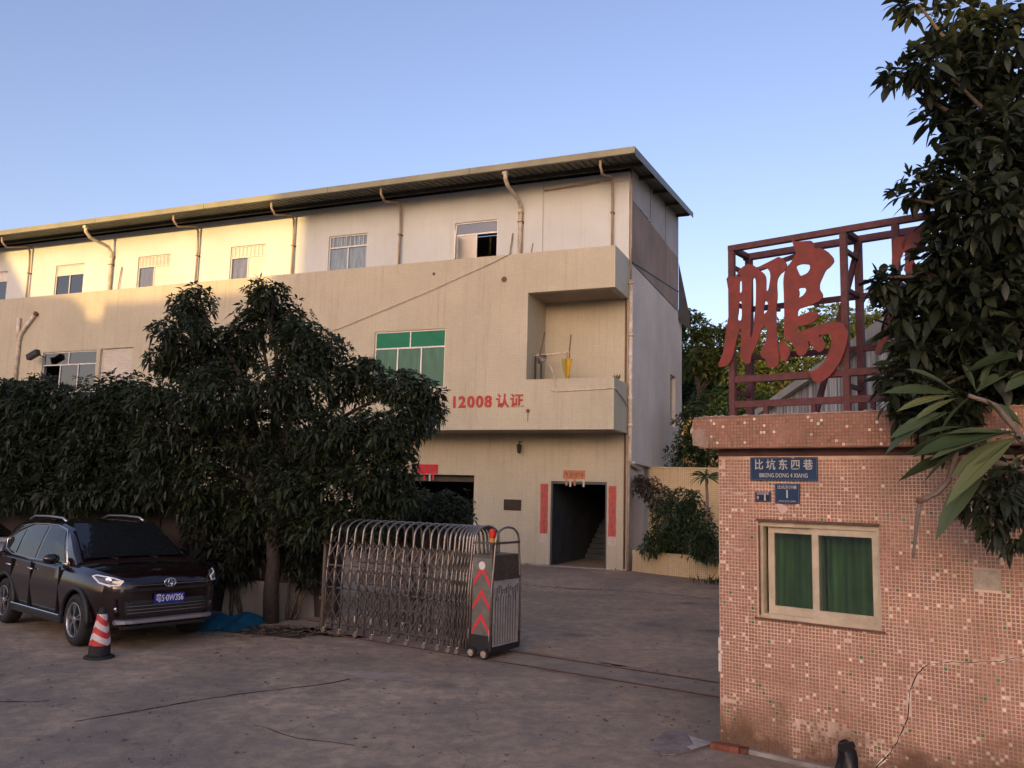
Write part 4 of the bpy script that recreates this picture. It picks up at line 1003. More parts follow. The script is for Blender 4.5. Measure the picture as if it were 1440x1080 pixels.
    for s in (-1, 1):
        glasses = ([(.70, 1.10), (.28, 1.51), (.02, 1.555), (-.28, 1.565), (-.28, 1.085)], [(-.36, 1.085), (-.36, 1.565), (-.9, 1.55), (-1.12, 1.50), (-1.12, 1.10)], [(-1.19, 1.105), (-1.19, 1.485), (-1.5, 1.40), (-1.78, 1.27), (-1.62, 1.16)])
        for g in glasses: side_panel(g, s, 'side_window', M_cglass)
        # chrome line round the windows
        loopp = [(.80, 1.07), (.33, 1.535), (.02, 1.585), (-.4, 1.592), (-.95, 1.575), (-1.4, 1.47), (-1.86, 1.29), (-1.7, 1.15), (-1.3, 1.085), (-.4, 1.07), (.4, 1.075), (.80, 1.07)]
        MB().tube([(x, s*(side_y(x, z)+.012), z) for x, z in loopp], .011, 6).build('window_trim', M_chrome, root, True)
        MB().tube([(-.2, s*.655, 1.66), (-.05, s*.655, 1.675), (-.7, s*.66, 1.70), (-1.35, s*.645, 1.675), (-1.55, s*.635, 1.62)] if False else [(.05, s*.60, 1.645), (-.1, s*.60, 1.69), (-.6, s*.60, 1.70), (-1.2, s*.59, 1.685), (-1.42, s*.58, 1.62)], .02, 8).build('roof_rail', M_rail, root, True)
        # mirror
        mm = Matrix.Translation((.60, s*.99, 1.13)); mb = MB(); mb.lathe([(.02, -.07), (.075, -.05), (.095, 0), (.085, .05), (.03, .08)], 12, mm @ Matrix.Diagonal((.75, 1.25, 1, 1))); mir = mb.build('mirror', paint, root, True)
        MB().bar((.62, s*.86, 1.075), (.61, s*.95, 1.10), .05, .03).build('mirror_arm', M_blackp, mir)
        # handles, door gaps, sill strip, arch cladding
        for x in (-.55, .32 - .75*0 - .0):
            pass
        for x in (-.22, -1.08):
            MB().tube([(x, s*.925, .93), (x-.03, s*.945, .935), (x-.17, s*.945, .94), (x-.2, s*.925, .94)], .014, 6).build('door_handle', M_chrome, root, True)
        for x in (.72, -.32, -1.1):
            MB().box(x-.004, x+.004, s*.89 if s > 0 else -.922, .922 if s > 0 else -.89, .36, 1.03).build('door_gap', M_dark, root)
        MB().bevbox(-.93, .93, min(s*.86, s*.935), max(s*.86, s*.935), .26, .36, .015).build('sill', M_blackp, root)
        MB().tube([(-.9, s*.94, .375), (.9, s*.94, .375)], .009, 6).build('sill_trim', M_chrome, root)
        for x in (-1.32, 1.32):
            pts = [(x+.425*math.cos(q), s*.905, .36+.425*math.sin(q)) for q in [R(-8)+R(196)*k/16 for k in range(17)]]
            MB().tube(pts, .035, 6).build('arch_trim', M_blackp, root, True)
            wm = Matrix.Translation((x, s*.80, .355)) @ UPRIGHT @ Matrix.Scale(s, 4, (0, 0, 1)).inverted()
            wm = Matrix.Translation((x, s*.80, .355)) @ Matrix.Rotation(R(90 if s < 0 else -90), 4, 'X')
            wh = MB().lathe([(.22, -.11), (.30, -.115), (.345, -.09), (.355, -.05), (.355, .05), (.345, .09), (.30, .115), (.235, .11), (.23, .06), (.22, .03)], 32, wm, False).build('wheel', M_rubber, root, True)
            rim = MB().lathe([(.235, .112), (.225, .118), (.215, .10), (.21, .05)], 32, wm, False).build('rim', M_rimm, wh, True)
            MB().lathe([(.212, .03), (.205, .042), (.01, .045)], 24, wm).build('brake_shadow', M_dark, wh)
            for k in range(5):
                q = 2*math.pi*k/5+.3
                for d in (-.16, .16):
                    a = wm @ Vector((.045*math.cos(q), .045*math.sin(q), .10)); b = wm @ Vector((.222*math.cos(q+d), .222*math.sin(q+d), .098)); MB().bar(a, b, .026, .022).build('spoke', M_rimm, wh)
            MB().lathe([(.055, .08), (.055, .108), (.03, .115)], 14, wm).build('hub_cap', M_rimm, wh, True)
        # headlamp: dark housing, bright strip
        hl = [(2.125, .625, .93), (2.03, .73, .975), (1.80, .84, 1.0), (1.72, .865, .985), (1.86, .835, .905), (2.02, .755, .87), (2.10, .66, .875)]
        P = [Vector((x+.012, s*(y+.008), z)) for x, y, z in hl]; c_ = sum(P, Vector())/len(P)+Vector((.02, s*.02, 0))
        hd = MB().add([c_]+P, [(0, 1+i, 1+(i+1) % len(P)) for i in range(len(P))]).build('headlight', M_lens, root, False, False)
        MB().tube([p+Vector((.006, s*.006, 0)) for p in P[:1]+P[1:4]], .010, 6).build('light_strip', M_lightw, hd)
        MB().tube([p+Vector((.008, s*.008, 0)) for p in P[3:]+P[:1]], .012, 6).build('light_strip', M_lightw, hd)
        MB().lathe([(.05, 0), (.05, .02), (.02, .03)], 14, Matrix.Translation((1.99, s*.77, .928)) @ Matrix.Rotation(R(90), 4, 'Y') @ Matrix.Rotation(R(-45*s), 4, 'X')).build('lamp_lens', M_chrome, hd)
        # fog lamp, tail lamp
        fg = MB().lathe([(.045, 0), (.045, .02), (.03, .03)], 14, Matrix.Translation((2.06, s*.665, .55)) @ Matrix.Rotation(R(90), 4, 'Y')).build('fog_light', M_chrome, root)
        MB().add([(-2.02, s*.865, .96), (-2.17, s*.775, .97), (-2.15, s*.76, 1.06), (-1.98, s*.83, 1.08), (-1.8, s*.90, 1.04)], [(0, 1, 2, 3, 4)]).build('tail_light', mat('tail_red', (.3, .01, .012), .2), root, False, False)
    # windscreen and rear glass
    def screen(xa, za, xb, zb, wa, wb, nm_, bulge, m_):
        vs = []; n = 12; mrow = 6
        for j in range(mrow+1):
            t = j/mrow
            for i in range(n+1):
                u = -1+2*i/n; hw = wa+(wb-wa)*t; x = xa+(xb-xa)*t; z = za+(zb-za)*t
                vs.append((x+bulge*(1-u*u)*.6-bulge*.3, u*hw, z+abs(bulge)*.25*(1-u*u)))
        MB().add(vs, [(j*(n+1)+i, j*(n+1)+i+1, (j+1)*(n+1)+i+1, (j+1)*(n+1)+i) for j in range(mrow) for i in range(n)]).build(nm_, m_, root, True, False)
    screen(1.10, 1.165, .375, 1.63, .735, .625, 'windscreen', .05, M_cglass)
    screen(-2.02, 1.30, -1.87, 1.52, .58, .58, 'rear_window', -.03, M_cglass)
    for s in (-.25, .35):
        MB().bar((1.10, s, 1.145), (.93, s-.42, 1.255), .012, .016).build('wiper', M_blackp, root)
    # grille, plate, bumper bar, emblem
    def nose(y, z):       # forward reach of the front at half width y
        return float(np.interp(abs(y), [0, .56, .67, .77, .84], [2.165, 2.16, 2.11, 2.02, 1.9]))
    def hbar(z, hw, th, dp, nm_, m_, fwdx=.0, par=None):
        vs = []; n = 14
        for i in range(n+1):
            y = -hw+2*hw*i/n; x = nose(y, z)+fwdx; vs += [(x, y, z-th/2), (x+dp, y, z-th/2*.6), (x+dp, y, z+th/2*.6), (x, y, z+th/2), (x-.12, y, z)]
        return MB().add(vs, [(5*i+k, 5*i+(k+1) % 5, 5*(i+1)+(k+1) % 5, 5*(i+1)+k) for i in range(n) for k in range(5)]+[(0, 1, 2, 3, 4), (5*n+4, 5*n+3, 5*n+2, 5*n+1, 5*n)]).build(nm_, m_, par or root)
    hbar(.80, .62, .045, .02, 'upper_grille', M_blackp, .0); gr = hbar(.56, .60, .20, .012, 'grille', M_blackp, .0)
    for z in (.50, .545, .59): hbar(z, .58, .012, .02, 'grille_bar', M_chrome, .004, gr)
    hbar(.385, .70, .07, .035, 'bumper_bar', M_chrome2, .012); hbar(.31, .62, .06, .02, 'air_dam', M_blackp, -.02)
    hbar(.865, .60, .014, .012, 'grille_bar', M_chrome, .008)
    em = MB().tube([(nose(0, 0)+.03, .085*math.cos(q), .885+.058*math.sin(q)) for q in [2*math.pi*k/24 for k in range(25)]], .008, 6).build('emblem', M_chrome, root, True)
    MB().tube([(nose(0, 0)+.032, .028*math.cos(q), .88+.05*math.sin(q)) for q in [2*math.pi*k/20 for k in range(21)]], .006, 6).build('emblem_ring', M_chrome, em, True)
    MB().tube([(nose(0, 0)+.032, .07*math.cos(q), .908+.025*math.sin(q)) for q in [2*math.pi*k/20 for k in range(21)]], .006, 6).build('emblem_ring', M_chrome, em, True)
    pl = MB().bevbox(2.20, 2.21, -.22, .22, .60, .74, .003).build('license_plate', mat('plate_blue', (.015, .03, .24), .35), root)
    me = text_mesh(plate_txt, .115, .001, .0012); bx = [v.co.x for v in me.vertices]; s_ = .40/(max(bx)-min(bx))
    me.transform(Matrix.Translation((2.2115, 0, .672)) @ Matrix.Rotation(R(90), 4, 'Z') @ UPRIGHT @ Matrix.Diagonal((s_, 1.05, 1, 1))); link('lettering', me, mat('plate_white', (.7, .7, .75), .4), pl)
    MB().bevbox(2.1, 2.2, -.2, .2, .62, .72, .01).build('plate_holder', M_blackp, root)
    MB().box(-1.9, 1.9, -.74, .74, .25, .27).build('underbody', M_dark, root)
    for x in (-1.32, 1.32): MB().box(x-.42, x+.42, -.66, .66, .27, .70).build('wheel_well', M_dark, root)
    return root
M_cglass = mat('car_glass', (.012, .014, .016), .04, spec=.7)
M_chrome = mat('chrome', (.72, .72, .74), .12, 1.); M_chrome2 = mat('satin_bumper', (.62, .62, .66), .28, .9)
M_rail = mat('rail_silver', (.45, .46, .48), .3, .9); M_rimm = mat('alloy', (.42, .42, .43), .3, .9, noise=.2)
M_lens = mat('lamp_glass', (.10, .11, .13), .06, .3, spec=.8); M_lightw = mat('lamp_strip', (.85, .87, .9), .2)
M_maroon = mat('maroon_paint', (.014, .005, .006), .2, .3, coat=1.); M_silver = mat('white_paint', (.62, .65, .70), .25, coat=1.)
fw_ = ground(98, 869, .36); rw_ = ground(1, 842, .36); dcar = (fw_-rw_); dcar.z = 0; dcar.normalize()
ang = math.atan2(dcar.y, dcar.x); lft = Vector((-dcar.y, dcar.x, 0))
SC = .965
suv = build_suv('parked_car', 'dark maroon sport utility car parked with its front to the yard gate', M_maroon, 'cars parked by the wall', '粤S·0W3S6')
fw_.z = 0
suv.location = fw_ - dcar*1.32*SC + lft*.80*SC + Vector((.14, .04, 0)); suv.rotation_euler.z = ang; suv.scale = (SC, SC, SC)
suv2 = copy_tree(suv); suv2['label'] = 'pale silver car parked behind the maroon one, almost hidden'
suv2.location = suv.location - dcar*5.1 + lft*.1
for ch in list(suv2.children):
    if ch.name.split('.')[0] in ('body', 'cabin', 'mirror'):
        ch.data = ch.data.copy(); ch.data.materials.clear(); ch.data.materials.append(M_silver)
    if ch.name.startswith('license_plate'):
        for g in list(ch.children): bpy.data.objects.remove(g)
        bpy.data.objects.remove(ch)

# ================================================================== YARD WALL, SLABS, LITTER
YW = .20; WM = frame_mat(Vector((-3.02, 14.62, 0)), YW)
M_dwall = plaster('shade_dark_render', (.055, .042, .038), (.028, .022, .019), .7, patch=.35)  # near-black base carries the tree shade, streaks are stains
yw = empty('yard_wall', WM, 'rendered boundary wall with tree shade put into its dark colour behind the parked cars and trees', 'wall')
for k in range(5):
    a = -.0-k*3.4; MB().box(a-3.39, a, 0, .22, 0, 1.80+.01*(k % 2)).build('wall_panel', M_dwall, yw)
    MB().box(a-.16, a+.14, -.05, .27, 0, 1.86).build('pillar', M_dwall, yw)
MB().box(-17.2, .2, -.06, .28, 1.862, 1.94).build('coping', mat('shade_dark_coping', (.07, .058, .05), .9, noise=.5, nscale=5), yw)  # coping colour darkened for the tree shade as well
M_slab = plaster('pale_slab', (.27, .23, .185), (.13, .105, .08), .6, patch=.3)
for k, (pa, pb, lab) in enumerate((((310, 868), (372, 868), 'cracked pale concrete slab leaning on the yard wall beside the car'), ((392, 872), (442, 868), 'pale concrete slab leaning on the yard wall behind the folded gate'))):
    a, b = ground(*pa), ground(*pb); c = (a+b)/2; wd = (b-a).length; yaw = math.atan2(b.y-a.y, b.x-a.x)
    o = empty('concrete_slab', Matrix.Translation((c.x, c.y+.02, 0)) @ Matrix.Rotation(yaw, 4, 'Z') @ Matrix.Rotation(R(-12), 4, 'X'), lab, 'slab')
    poly = [(-wd/2, 0), (wd/2, 0), (wd/2, .58), (wd*.12, .60), (wd*.05, .57), (-wd/2+.03, .60)]
    MB().prism(poly, lambda u, v, h: Vector((u, h, v)), .06).build('slab', M_slab, o)
    mb = MB(); mb.tube([(wd*.05, -.002, .57), (wd*.0, -.002, .50), (wd*.06, -.002, .45), (-wd*.02, -.002, .38)], .004, 4); mb.build('crack', M_dark, o)
gp = empty('gate_post', Matrix.Translation(ground(452, 884)), 'slim grey steel post at the fixed end of the sliding gate', 'post')
MB().tube([(0, 0, 0), (0, 0, 1.75)], .035, 10).build('pole', M_steeld, gp); MB().box(-.09, .09, -.09, .09, 0, .015).build('foot_plate', M_rust, gp)
for z in (.45, 1.3): MB().box(-.05, .05, -.05, .05, z, z+.04).build('clamp', M_rust, gp)
# blue tarp, crumpled
tp = ground(318, 880); nx, ny = 22, 16; vs = []; rr = np.random.default_rng(5); hm = rr.uniform(0, 1, (6, 6))
def bil(u, v):
    x, y = u*5, v*5; i, j = min(4, int(x)), min(4, int(y)); fx, fy = x-i, y-j
    return hm[i, j]*(1-fx)*(1-fy)+hm[i+1, j]*fx*(1-fy)+hm[i, j+1]*(1-fx)*fy+hm[i+1, j+1]*fx*fy
for j in range(ny+1):
    for i in range(nx+1):
        u, v = i/nx, j/ny; e = min(u, 1-u, v, 1-v)*4
        z = .008+min(1, e)*(.22*bil(u, v)*(v*.8+.2)+.03*abs(math.sin(9*u+7*v))); vs.append(((u-.5)*.95+(v-.5)*.25+.05*math.sin(8*v), (v-.5)*1.15+.04*math.sin(11*u), z))
tarp = MB().add(vs, [(j*(nx+1)+i, j*(nx+1)+i+1, (j+1)*(nx+1)+i+1, (j+1)*(nx+1)+i) for j in range(ny) for i in range(nx)])
to = tarp.build('tarpaulin', mat('blue_tarp', (.012, .10, .16), .45, noise=.35, nscale=8, bump=.3, bscale=14), None, True)
to.location = tp; tag(to, 'crumpled blue tarpaulin on the ground in front of the maroon car', 'tarpaulin')
# soil and leaf litter under the tree
sm = MB(); g = ground(395, 888); blob(sm, g.x, g.y, 1.0, .42, .004, 9, -.25)
tag(sm.build('soil', mat('soil', (.07, .05, .035), .95, noise=.6, nscale=9, bump=.8, bscale=20)), kind='structure')
rr = random.Random(8); lt = MB()
for k in range(420):
    x = g.x+rr.gauss(0, .65); y = g.y+rr.gauss(0, .3)-.1*(x-g.x); s = rr.uniform(.02, .06); q = rr.uniform(0, 6.3); z = rr.uniform(.008, .03); t = rr.uniform(-.02, .02)
    dx, dy = math.cos(q)*s, math.sin(q)*s
    lt.add([(x-dx, y-dy, z), (x-dy*.4, y+dx*.4, z+.01), (x+dx, y+dy, z+abs(t)), (x+dy*.4, y-dx*.4, z)], [(0, 1, 2, 3)])
for k in range(170):
    px, py = rr.choice([(rr.uniform(300, 720), rr.gauss(915, 14)), (rr.uniform(850, 1010), rr.uniform(930, 1050)), (rr.uniform(720, 1000), rr.uniform(805, 830)), (rr.uniform(0, 700), rr.uniform(930, 1070))]); p = ground(px, py); s = rr.uniform(.012, .035); q = rr.uniform(0, 6.3); dx, dy = math.cos(q)*s, math.sin(q)*s
    lt.add([(p.x-dx, p.y-dy, .006), (p.x-dy*.45, p.y+dx*.45, .016), (p.x+dx, p.y+dy, .009), (p.x+dy*.45, p.y-dx*.45, .006)], [(0, 1, 2, 3)])
tag(lt.build('leaf_litter', mat('dry_leaves', (.13, .09, .05), .9, noise=.5, nscale=12), None, False, False), 'dry leaves and debris scattered under the tree', 'litter', None, 'stuff')
rr = random.Random(18); lt = MB()
for k in range(230):
    px, py = rr.uniform(20, 1000), rr.uniform(830, 1075); p = ground(px, py); s = rr.uniform(.006, .022)*(1 if py > 900 else 1.3)
    lt.lathe([(s, 0), (s*.8, s*.35), (s*.2, s*.5)], 5, Matrix.Translation(p) @ Matrix.Rotation(rr.uniform(0, 6), 4, 'Z') @ Matrix.Diagonal((1, rr.uniform(.5, 1), 1, 1)))
tag(lt.build('grit', mat('grit', (.16, .13, .11), .95, noise=.6, nscale=30)), 'small stones and grit strewn over the concrete', 'grit', None, 'stuff')
# flattened cement sack and a loose brick by the gatehouse corner
q0 = [ground(*p) for p in ((905, 1054), (935, 1031), (962, 1031), (1001, 1049), (966, 1058), (950, 1063), (930, 1062))]
mb = MB(); c = sum(q0, Vector())/len(q0); n = len(q0)
vs = [(c.x, c.y, .016)]+[(p.x, p.y, .010+.006*(i % 2)) for i, p in enumerate(q0)]+[(p.x, p.y, .002) for p in q0]
mb.add(vs, [(0, 1+i, 1+(i+1) % n) for i in range(n)]+[(1+i, 1+n+i, 1+n+(i+1) % n, 1+(i+1) % n) for i in range(n)])
so_ = mb.build('flattened_sack', mat('sack', (.26, .21, .185), .9, noise=.6, nscale=5, dirt=(.13, .10, .088), bump=.5)); tag(so_, 'flattened dirty cement sack lying on the concrete beside the gatehouse', 'sack')
q1 = [ground(*p) for p in ((968, 1040), (1002, 1049), (972, 1058), (966, 1054), (975, 1050))]
MB().add([(p.x, p.y, .022+.02*(i == 0)) for i, p in enumerate(q1)], [tuple(range(5))]).build('torn_flap', mat('sack_pale', (.42, .37, .33), .9, noise=.4, nscale=9), so_)
br = empty('loose_brick', Matrix.Translation(ground(1028, 1056)) @ Matrix.Rotation(R(-30), 4, 'Z'), 'loose red brick lying at the gatehouse corner', 'brick')
M_brk = mat('brick_red', (.26, .085, .05), .9, noise=.5, nscale=12, bump=.5)
MB().bevbox(-.17, .08, -.05, .05, 0, .05, .006).build('body', M_brk, br); MB().bevbox(.085, .15, -.04, .05, 0, .045, .006).build('broken_end', mat('brick_dark', (.13, .05, .035), .9, noise=.5, nscale=12), br)
# post wrapped in a black bag, yellow band
pp = GM @ Vector((1.22, -.42, 0))
bp_ = empty('wrapped_post', Matrix.Translation(pp), 'short post wrapped in a black plastic bag with a yellow band at the gatehouse foot', 'post')
MB().lathe([(.05, 0), (.05, .10), (.052, .10), (.052, .16), (.05, .16), (.05, .2)], 14).build('post', mat('yellow_band', (.40, .34, .05), .6, noise=.4), bp_)
mb = MB(); n = 22; prof = [(.085, .13), (.078, .2), (.066, .26), (.058, .31), (.05, .345), (.035, .365), (.012, .372)]
for i, (r_, z) in enumerate(prof):
    for k in range(n):
        q = 2*math.pi*k/n; f = 1+.16*math.sin(3*q+i*.6)+.10*math.sin(7*q-i*.9); mb.v.append((r_*f*math.cos(q)+.015*math.sin(i), r_*f*math.sin(q), z+.012*math.sin(2*q)))
mb.f += [(i*n+k, i*n+(k+1) % n, (i+1)*n+(k+1) % n, (i+1)*n+k) for i in range(len(prof)-1) for k in range(n)]; mb.f.append(tuple((len(prof)-1)*n+k for k in range(n)))
bag = mb.build('bag', mat('black_bag', (.012, .012, .016), .32, noise=.3, nscale=12), bp_, True)
MB().prism([(-.09, .36), (.03, .385), (.05, .345), (-.01, .315), (-.06, .30)], lambda u, v, h: Vector((u, -.06-h, v)), .012).build('bag_flap', MATS['black_bag'], bp_)

# ================================================================== PLANTING BED AT THE BACK
pa, pb = ground(889, 803), ground(1008, 816); pdir = (pb-pa); pl_len = pdir.length; pyaw = -math.atan2(pdir.y, pdir.x)
PM = frame_mat(pa, pyaw)
pb_o = empty('planter', PM, 'low cream tiled planter wall beside the factory corner', 'planter')
mb = MB(); n = 14; L = 4.2; vs = []
for i in range(n+1):
    x = L*i/n; bow = -.12*math.sin(math.pi*min(1, x/3.2))
    vs += [(x, bow, 0), (x, bow, .60), (x, bow+.16, .60), (x, bow+.16, 0)]
mb.add(vs, [(4*i+k, 4*i+(k+1) % 4, 4*(i+1)+(k+1) % 4, 4*(i+1)+k) for i in range(n) for k in range(4)]+[(0, 1, 2, 3), (4*n+3, 4*n+2, 4*n+1, 4*n)]); mb.build('front_wall', M_tile2, pb_o)
MB().add([(0, .16, .5), (L, .1, .5), (L, 3.2, .55), (0, 3.2, .55)], [(0, 1, 2, 3)]).build('soil', MATS['soil'], pb_o)
gw_ = empty('garden_wall', FM @ Matrix.Translation((.0, 2.2, 0)), 'cream tiled garden wall behind the planter', 'wall')
MB().box(.12, 8.2, 0, .2, 0, 3.02).build('wall', M_tile2, gw_); MB().box(.11, 8.2, -.03, .23, 3.022, 3.07).build('coping', M_tile2, gw_)
# white stained shed wall behind the gatehouse
A0 = Vector((4.05, 8.9, 0)); A1 = Vector((6.05, 22.0, 0)); sy = math.atan2((A1-A0).x, (A1-A0).y)
SHM = Matrix.Translation(A0) @ Matrix.Rotation(-sy, 4, 'Z')       # local y runs along the wall away from the camera
def streak_mat():
    m = bpy.data.materials.new('streaked_white'); m.use_nodes = True; n, l, b = nodes_of(m); tc = n.new('ShaderNodeTexCoord'); ob = tc.outputs['Object']
    s = noise(n, l, scaled(n, l, ob, (3, 5, .18)), 2.2, 6, .65); sp2 = n.new('ShaderNodeSeparateXYZ'); l.new(ob, sp2.inputs[0])
    c = mixc(n, l, ramp(n, l, s, [(.44, .9), (.56, .25), (.66, 0.)]), (.66, .63, .56), (.13, .11, .085)); l.new(c, b.inputs['Base Color']); b.inputs['Roughness'].default_value = .85; return m
sh_b = empty('shed', SHM, 'white rendered shed wall with black rain streaks behind the roof sign', 'shed')
LL = (A1-A0).length
for k in range(8):
    a = LL*k/8; MB().box(0, .2, a, a+LL/8-.012, 0, 4.0).build('wall_panel', streak_mat() if k == 0 else bpy.data.materials['streaked_white'], sh_b)
MB().box(-.10, .35, -.1, LL+.1, 4.002, 4.14).build('coping', plaster('stained_coping', (.46, .43, .36), (.12, .1, .08), .7, patch=.4), sh_b)
MB().box(.2, 5, 0, LL, 3.7, 3.9).build('roof', M_conc, sh_b)
# far yellow house, its wall colour carries the sunlight
fh = empty('sunlit_yellow_house', at_depth(1000, 560, 58) and Matrix.Translation((at_depth(1000, 560, 58).x, 58, 0)), 'yellow house with sunlight put into its wall colour, glimpsed between the trees beyond the factory', 'house')
MB().box(-5, 6, 0, 8, 0, 9.0).build('wall', mat('sunlit_yellow', (.8, .5, .16), .8, noise=.3, nscale=1), fh)
MB().box(-5.3, 6.3, -.3, 8.3, 9.002, 9.3).build('roof', M_conc, fh)
for k in range(4):
    for z in (2, 5): 
        f = MB().box(-4+k*2.6, -2.8+k*2.6, -.05, 0, z, z+1.5).build('window', M_alu, fh); MB().box(-3.94+k*2.6, -2.86+k*2.6, -.056, -.051, z+.06, z+1.44).build('pane', M_glassd, f)

# ================================================================== FOLIAGE
def leaf_mat(name, dark, light, rough=.5, trans=.25, spec=.35):
    m = bpy.data.materials.new(name); m.use_nodes = True; n, l, b = nodes_of(m)
    at = n.new('ShaderNodeAttribute'); at.attribute_name = 'Col'
    oi = n.new('ShaderNodeObjectInfo'); ad = N(n, 'ShaderNodeMath', operation='MULTIPLY_ADD'); l.new(oi.outputs['Random'], ad.inputs[0]); ad.inputs[1].default_value = .0; l.new(at.outputs['Fac'], ad.inputs[2])
    c = mixc(n, l, ad.outputs[0], dark, light)
    c = mixc(n, l, ramp(n, l, at.outputs['Fac'], [(.80, 0.), (.90, .6)]), c, tuple(min(1, x*1.5) for x in (light[0]*1.25, light[1]*1.05, light[2]*.8)))
    l.new(c, b.inputs['Base Color']); b.inputs['Roughness'].default_value = rough; b.inputs['Specular IOR Level'].default_value = spec
    tr = n.new('ShaderNodeBsdfTranslucent'); l.new(mixc(n, l, .5, c, light), tr.inputs[0])
    mx = n.new('ShaderNodeMixShader'); mx.inputs[0].default_value = trans; l.new(b.outputs[0], mx.inputs[1]); l.new(tr.outputs[0], mx.inputs[2])
    l.new(mx.outputs[0], n['Material Output'].inputs[0]); return m
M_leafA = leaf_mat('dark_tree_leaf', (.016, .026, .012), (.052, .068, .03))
M_leafU = leaf_mat('shade_dark_leaf', (.012, .016, .009), (.032, .036, .02))  # leaf colour darkened to stand for shade under the big tree
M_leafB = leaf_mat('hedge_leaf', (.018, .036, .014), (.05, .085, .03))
M_leafC = leaf_mat('mango_leaf', (.016, .024, .013), (.06, .072, .036), .4, .2)
M_leafP = leaf_mat('frangipani_leaf', (.05, .085, .035), (.12, .155, .075), .45, .25)
M_leafS = leaf_mat('sunny_leaf', (.055, .085, .02), (.15, .17, .045), .55, .35)
M_leafV = leaf_mat('purple_leaf', (.045, .035, .03), (.08, .075, .045))
M_leafG = leaf_mat('palm_leaf', (.05, .09, .03), (.12, .16, .05))
M_bark = mat('bark', (.10, .075, .055), .9, noise=.5, nscale=14, bump=.7, bscale=30)
M_barkd = mat('dark_bark', (.045, .034, .027), .9, noise=.5, nscale=14, bump=.7, bscale=30)
M_barkp = mat('smooth_bark', (.20, .155, .125), .75, noise=.4, nscale=10, bump=.4, bscale=22)

def unit(a): return a/np.maximum(1e-9, np.linalg.norm(a, axis=-1, keepdims=True))
def leaf_arrays(base, d, L, W, droop, rng, fine=False):
    """numpy leaves: base point, direction, length, half width; returns verts, faces, shade"""
    n = len(base); up_ = np.tile(np.array([0, 0, 1.]), (n, 1)); side = np.cross(d, up_); bad = np.linalg.norm(side, axis=1) < .05
    side[bad] = np.array([1, 0, 0]); side = unit(side); nor = unit(np.cross(side, d))
    tw = rng.uniform(-.9, .9, (n, 1)); s2 = side*np.cos(tw)+nor*np.sin(tw); n2 = unit(np.cross(s2, d))
    L = L[:, None]; W = W[:, None]; dr = droop[:, None]; dn = np.array([0, 0, -1.])
    if not fine:
        st = [(0, 0), (.45, 1), (1, 0)]
        m = base+d*L*.45+dn*dr*L*.12; t = base+d*L+dn*dr*L*.55; l_ = m+s2*W+n2*W*.28; r_ = m-s2*W+n2*W*.28
        v = np.stack([base, l_, m, r_, t], 1).reshape(-1, 3); o = (np.arange(n)*5)[:, None, None]
        f = (np.array([[0, 2, 1], [0, 3, 2], [1, 2, 4], [2, 3, 4]])[None]+o).reshape(-1, 3); k = 5
    else:
        rows = [base]; ts = [.12, .35, .6, .82]; ws = [.35, .9, 1., .62]
        for a, b in zip(ts, ws):
            c = base+d*L*a+dn*dr*L*a*a*.55; rows += [c+s2*W*b+n2*W*b*.3, c, c-s2*W*b+n2*W*b*.3]
        rows.append(base+d*L+dn*dr*L*.55); k = 14
        v = np.stack(rows, 1).reshape(-1, 3); tri = [[0, 2, 1], [0, 3, 2]]
        for q in range(3):
            a = 1+3*q; tri += [[a, a+1, a+4], [a, a+4, a+3], [a+1, a+2, a+5], [a+1, a+5, a+4]]
        tri += [[10, 11, 13], [11, 12, 13]]; o = (np.arange(n)*k)[:, None, None]; f = (np.array(tri)[None]+o).reshape(-1, 3)
    sh_ = np.repeat(np.clip(rng.beta(1.6, 2.6, n), 0, 1), k)
    return v, f, sh_
def arrays_mesh(name, v, f, shd):
    me = bpy.data.meshes.new(name); me.vertices.add(len(v)); me.vertices.foreach_set('co', v.astype(np.float32).ravel())
    me.loops.add(len(f)*3); me.polygons.add(len(f)); me.loops.foreach_set('vertex_index', f.astype(np.int32).ravel())
    me.polygons.foreach_set('loop_start', np.arange(0, len(f)*3, 3, dtype=np.int32)); me.update(calc_edges=True)
    ca = me.color_attributes.new('Col', 'FLOAT_COLOR', 'POINT'); c = np.ones((len(v), 4), np.float32); c[:, :3] = shd[:, None]; ca.data.foreach_set('color', c.ravel())
    me.polygons.foreach_set('use_smooth', np.ones(len(f), bool)); return me
def whorl_leaves(cent, axis, rng, nl, L, spread=1.15, droop=.55, wr=.16):
    """rosettes of leaflets round each centre"""
    n = len(cent); ax = unit(axis); ref = np.where(np.abs(ax[:, 2:3]) < .9, np.array([[0, 0, 1.]]), np.array([[1., 0, 0]])); e1 = unit(np.cross(ax, ref)); e2 = np.cross(ax, e1)
    k = np.arange(nl); ph = rng.uniform(0, 6.28, (n, 1))+k*2*np.pi/nl+rng.normal(0, .25, (n, nl)); sp_ = spread+rng.normal(0, .22, (n, nl))
    d = ax[:, None]*np.cos(sp_)[..., None]+(e1[:, None]*np.cos(ph)[..., None]+e2[:, None]*np.sin(ph)[..., None])*np.sin(sp_)[..., None]
    d = unit(d.reshape(-1, 3)); b = np.repeat(cent, nl, 0)+d*.02; LL_ = L*rng.uniform(.55, 1.2, n*nl)*np.repeat(rng.uniform(.7, 1.2, n), nl)
    return b, d, LL_, LL_*wr*rng.uniform(.85, 1.15, n*nl), droop*rng.uniform(.4, 1.5, n*nl)
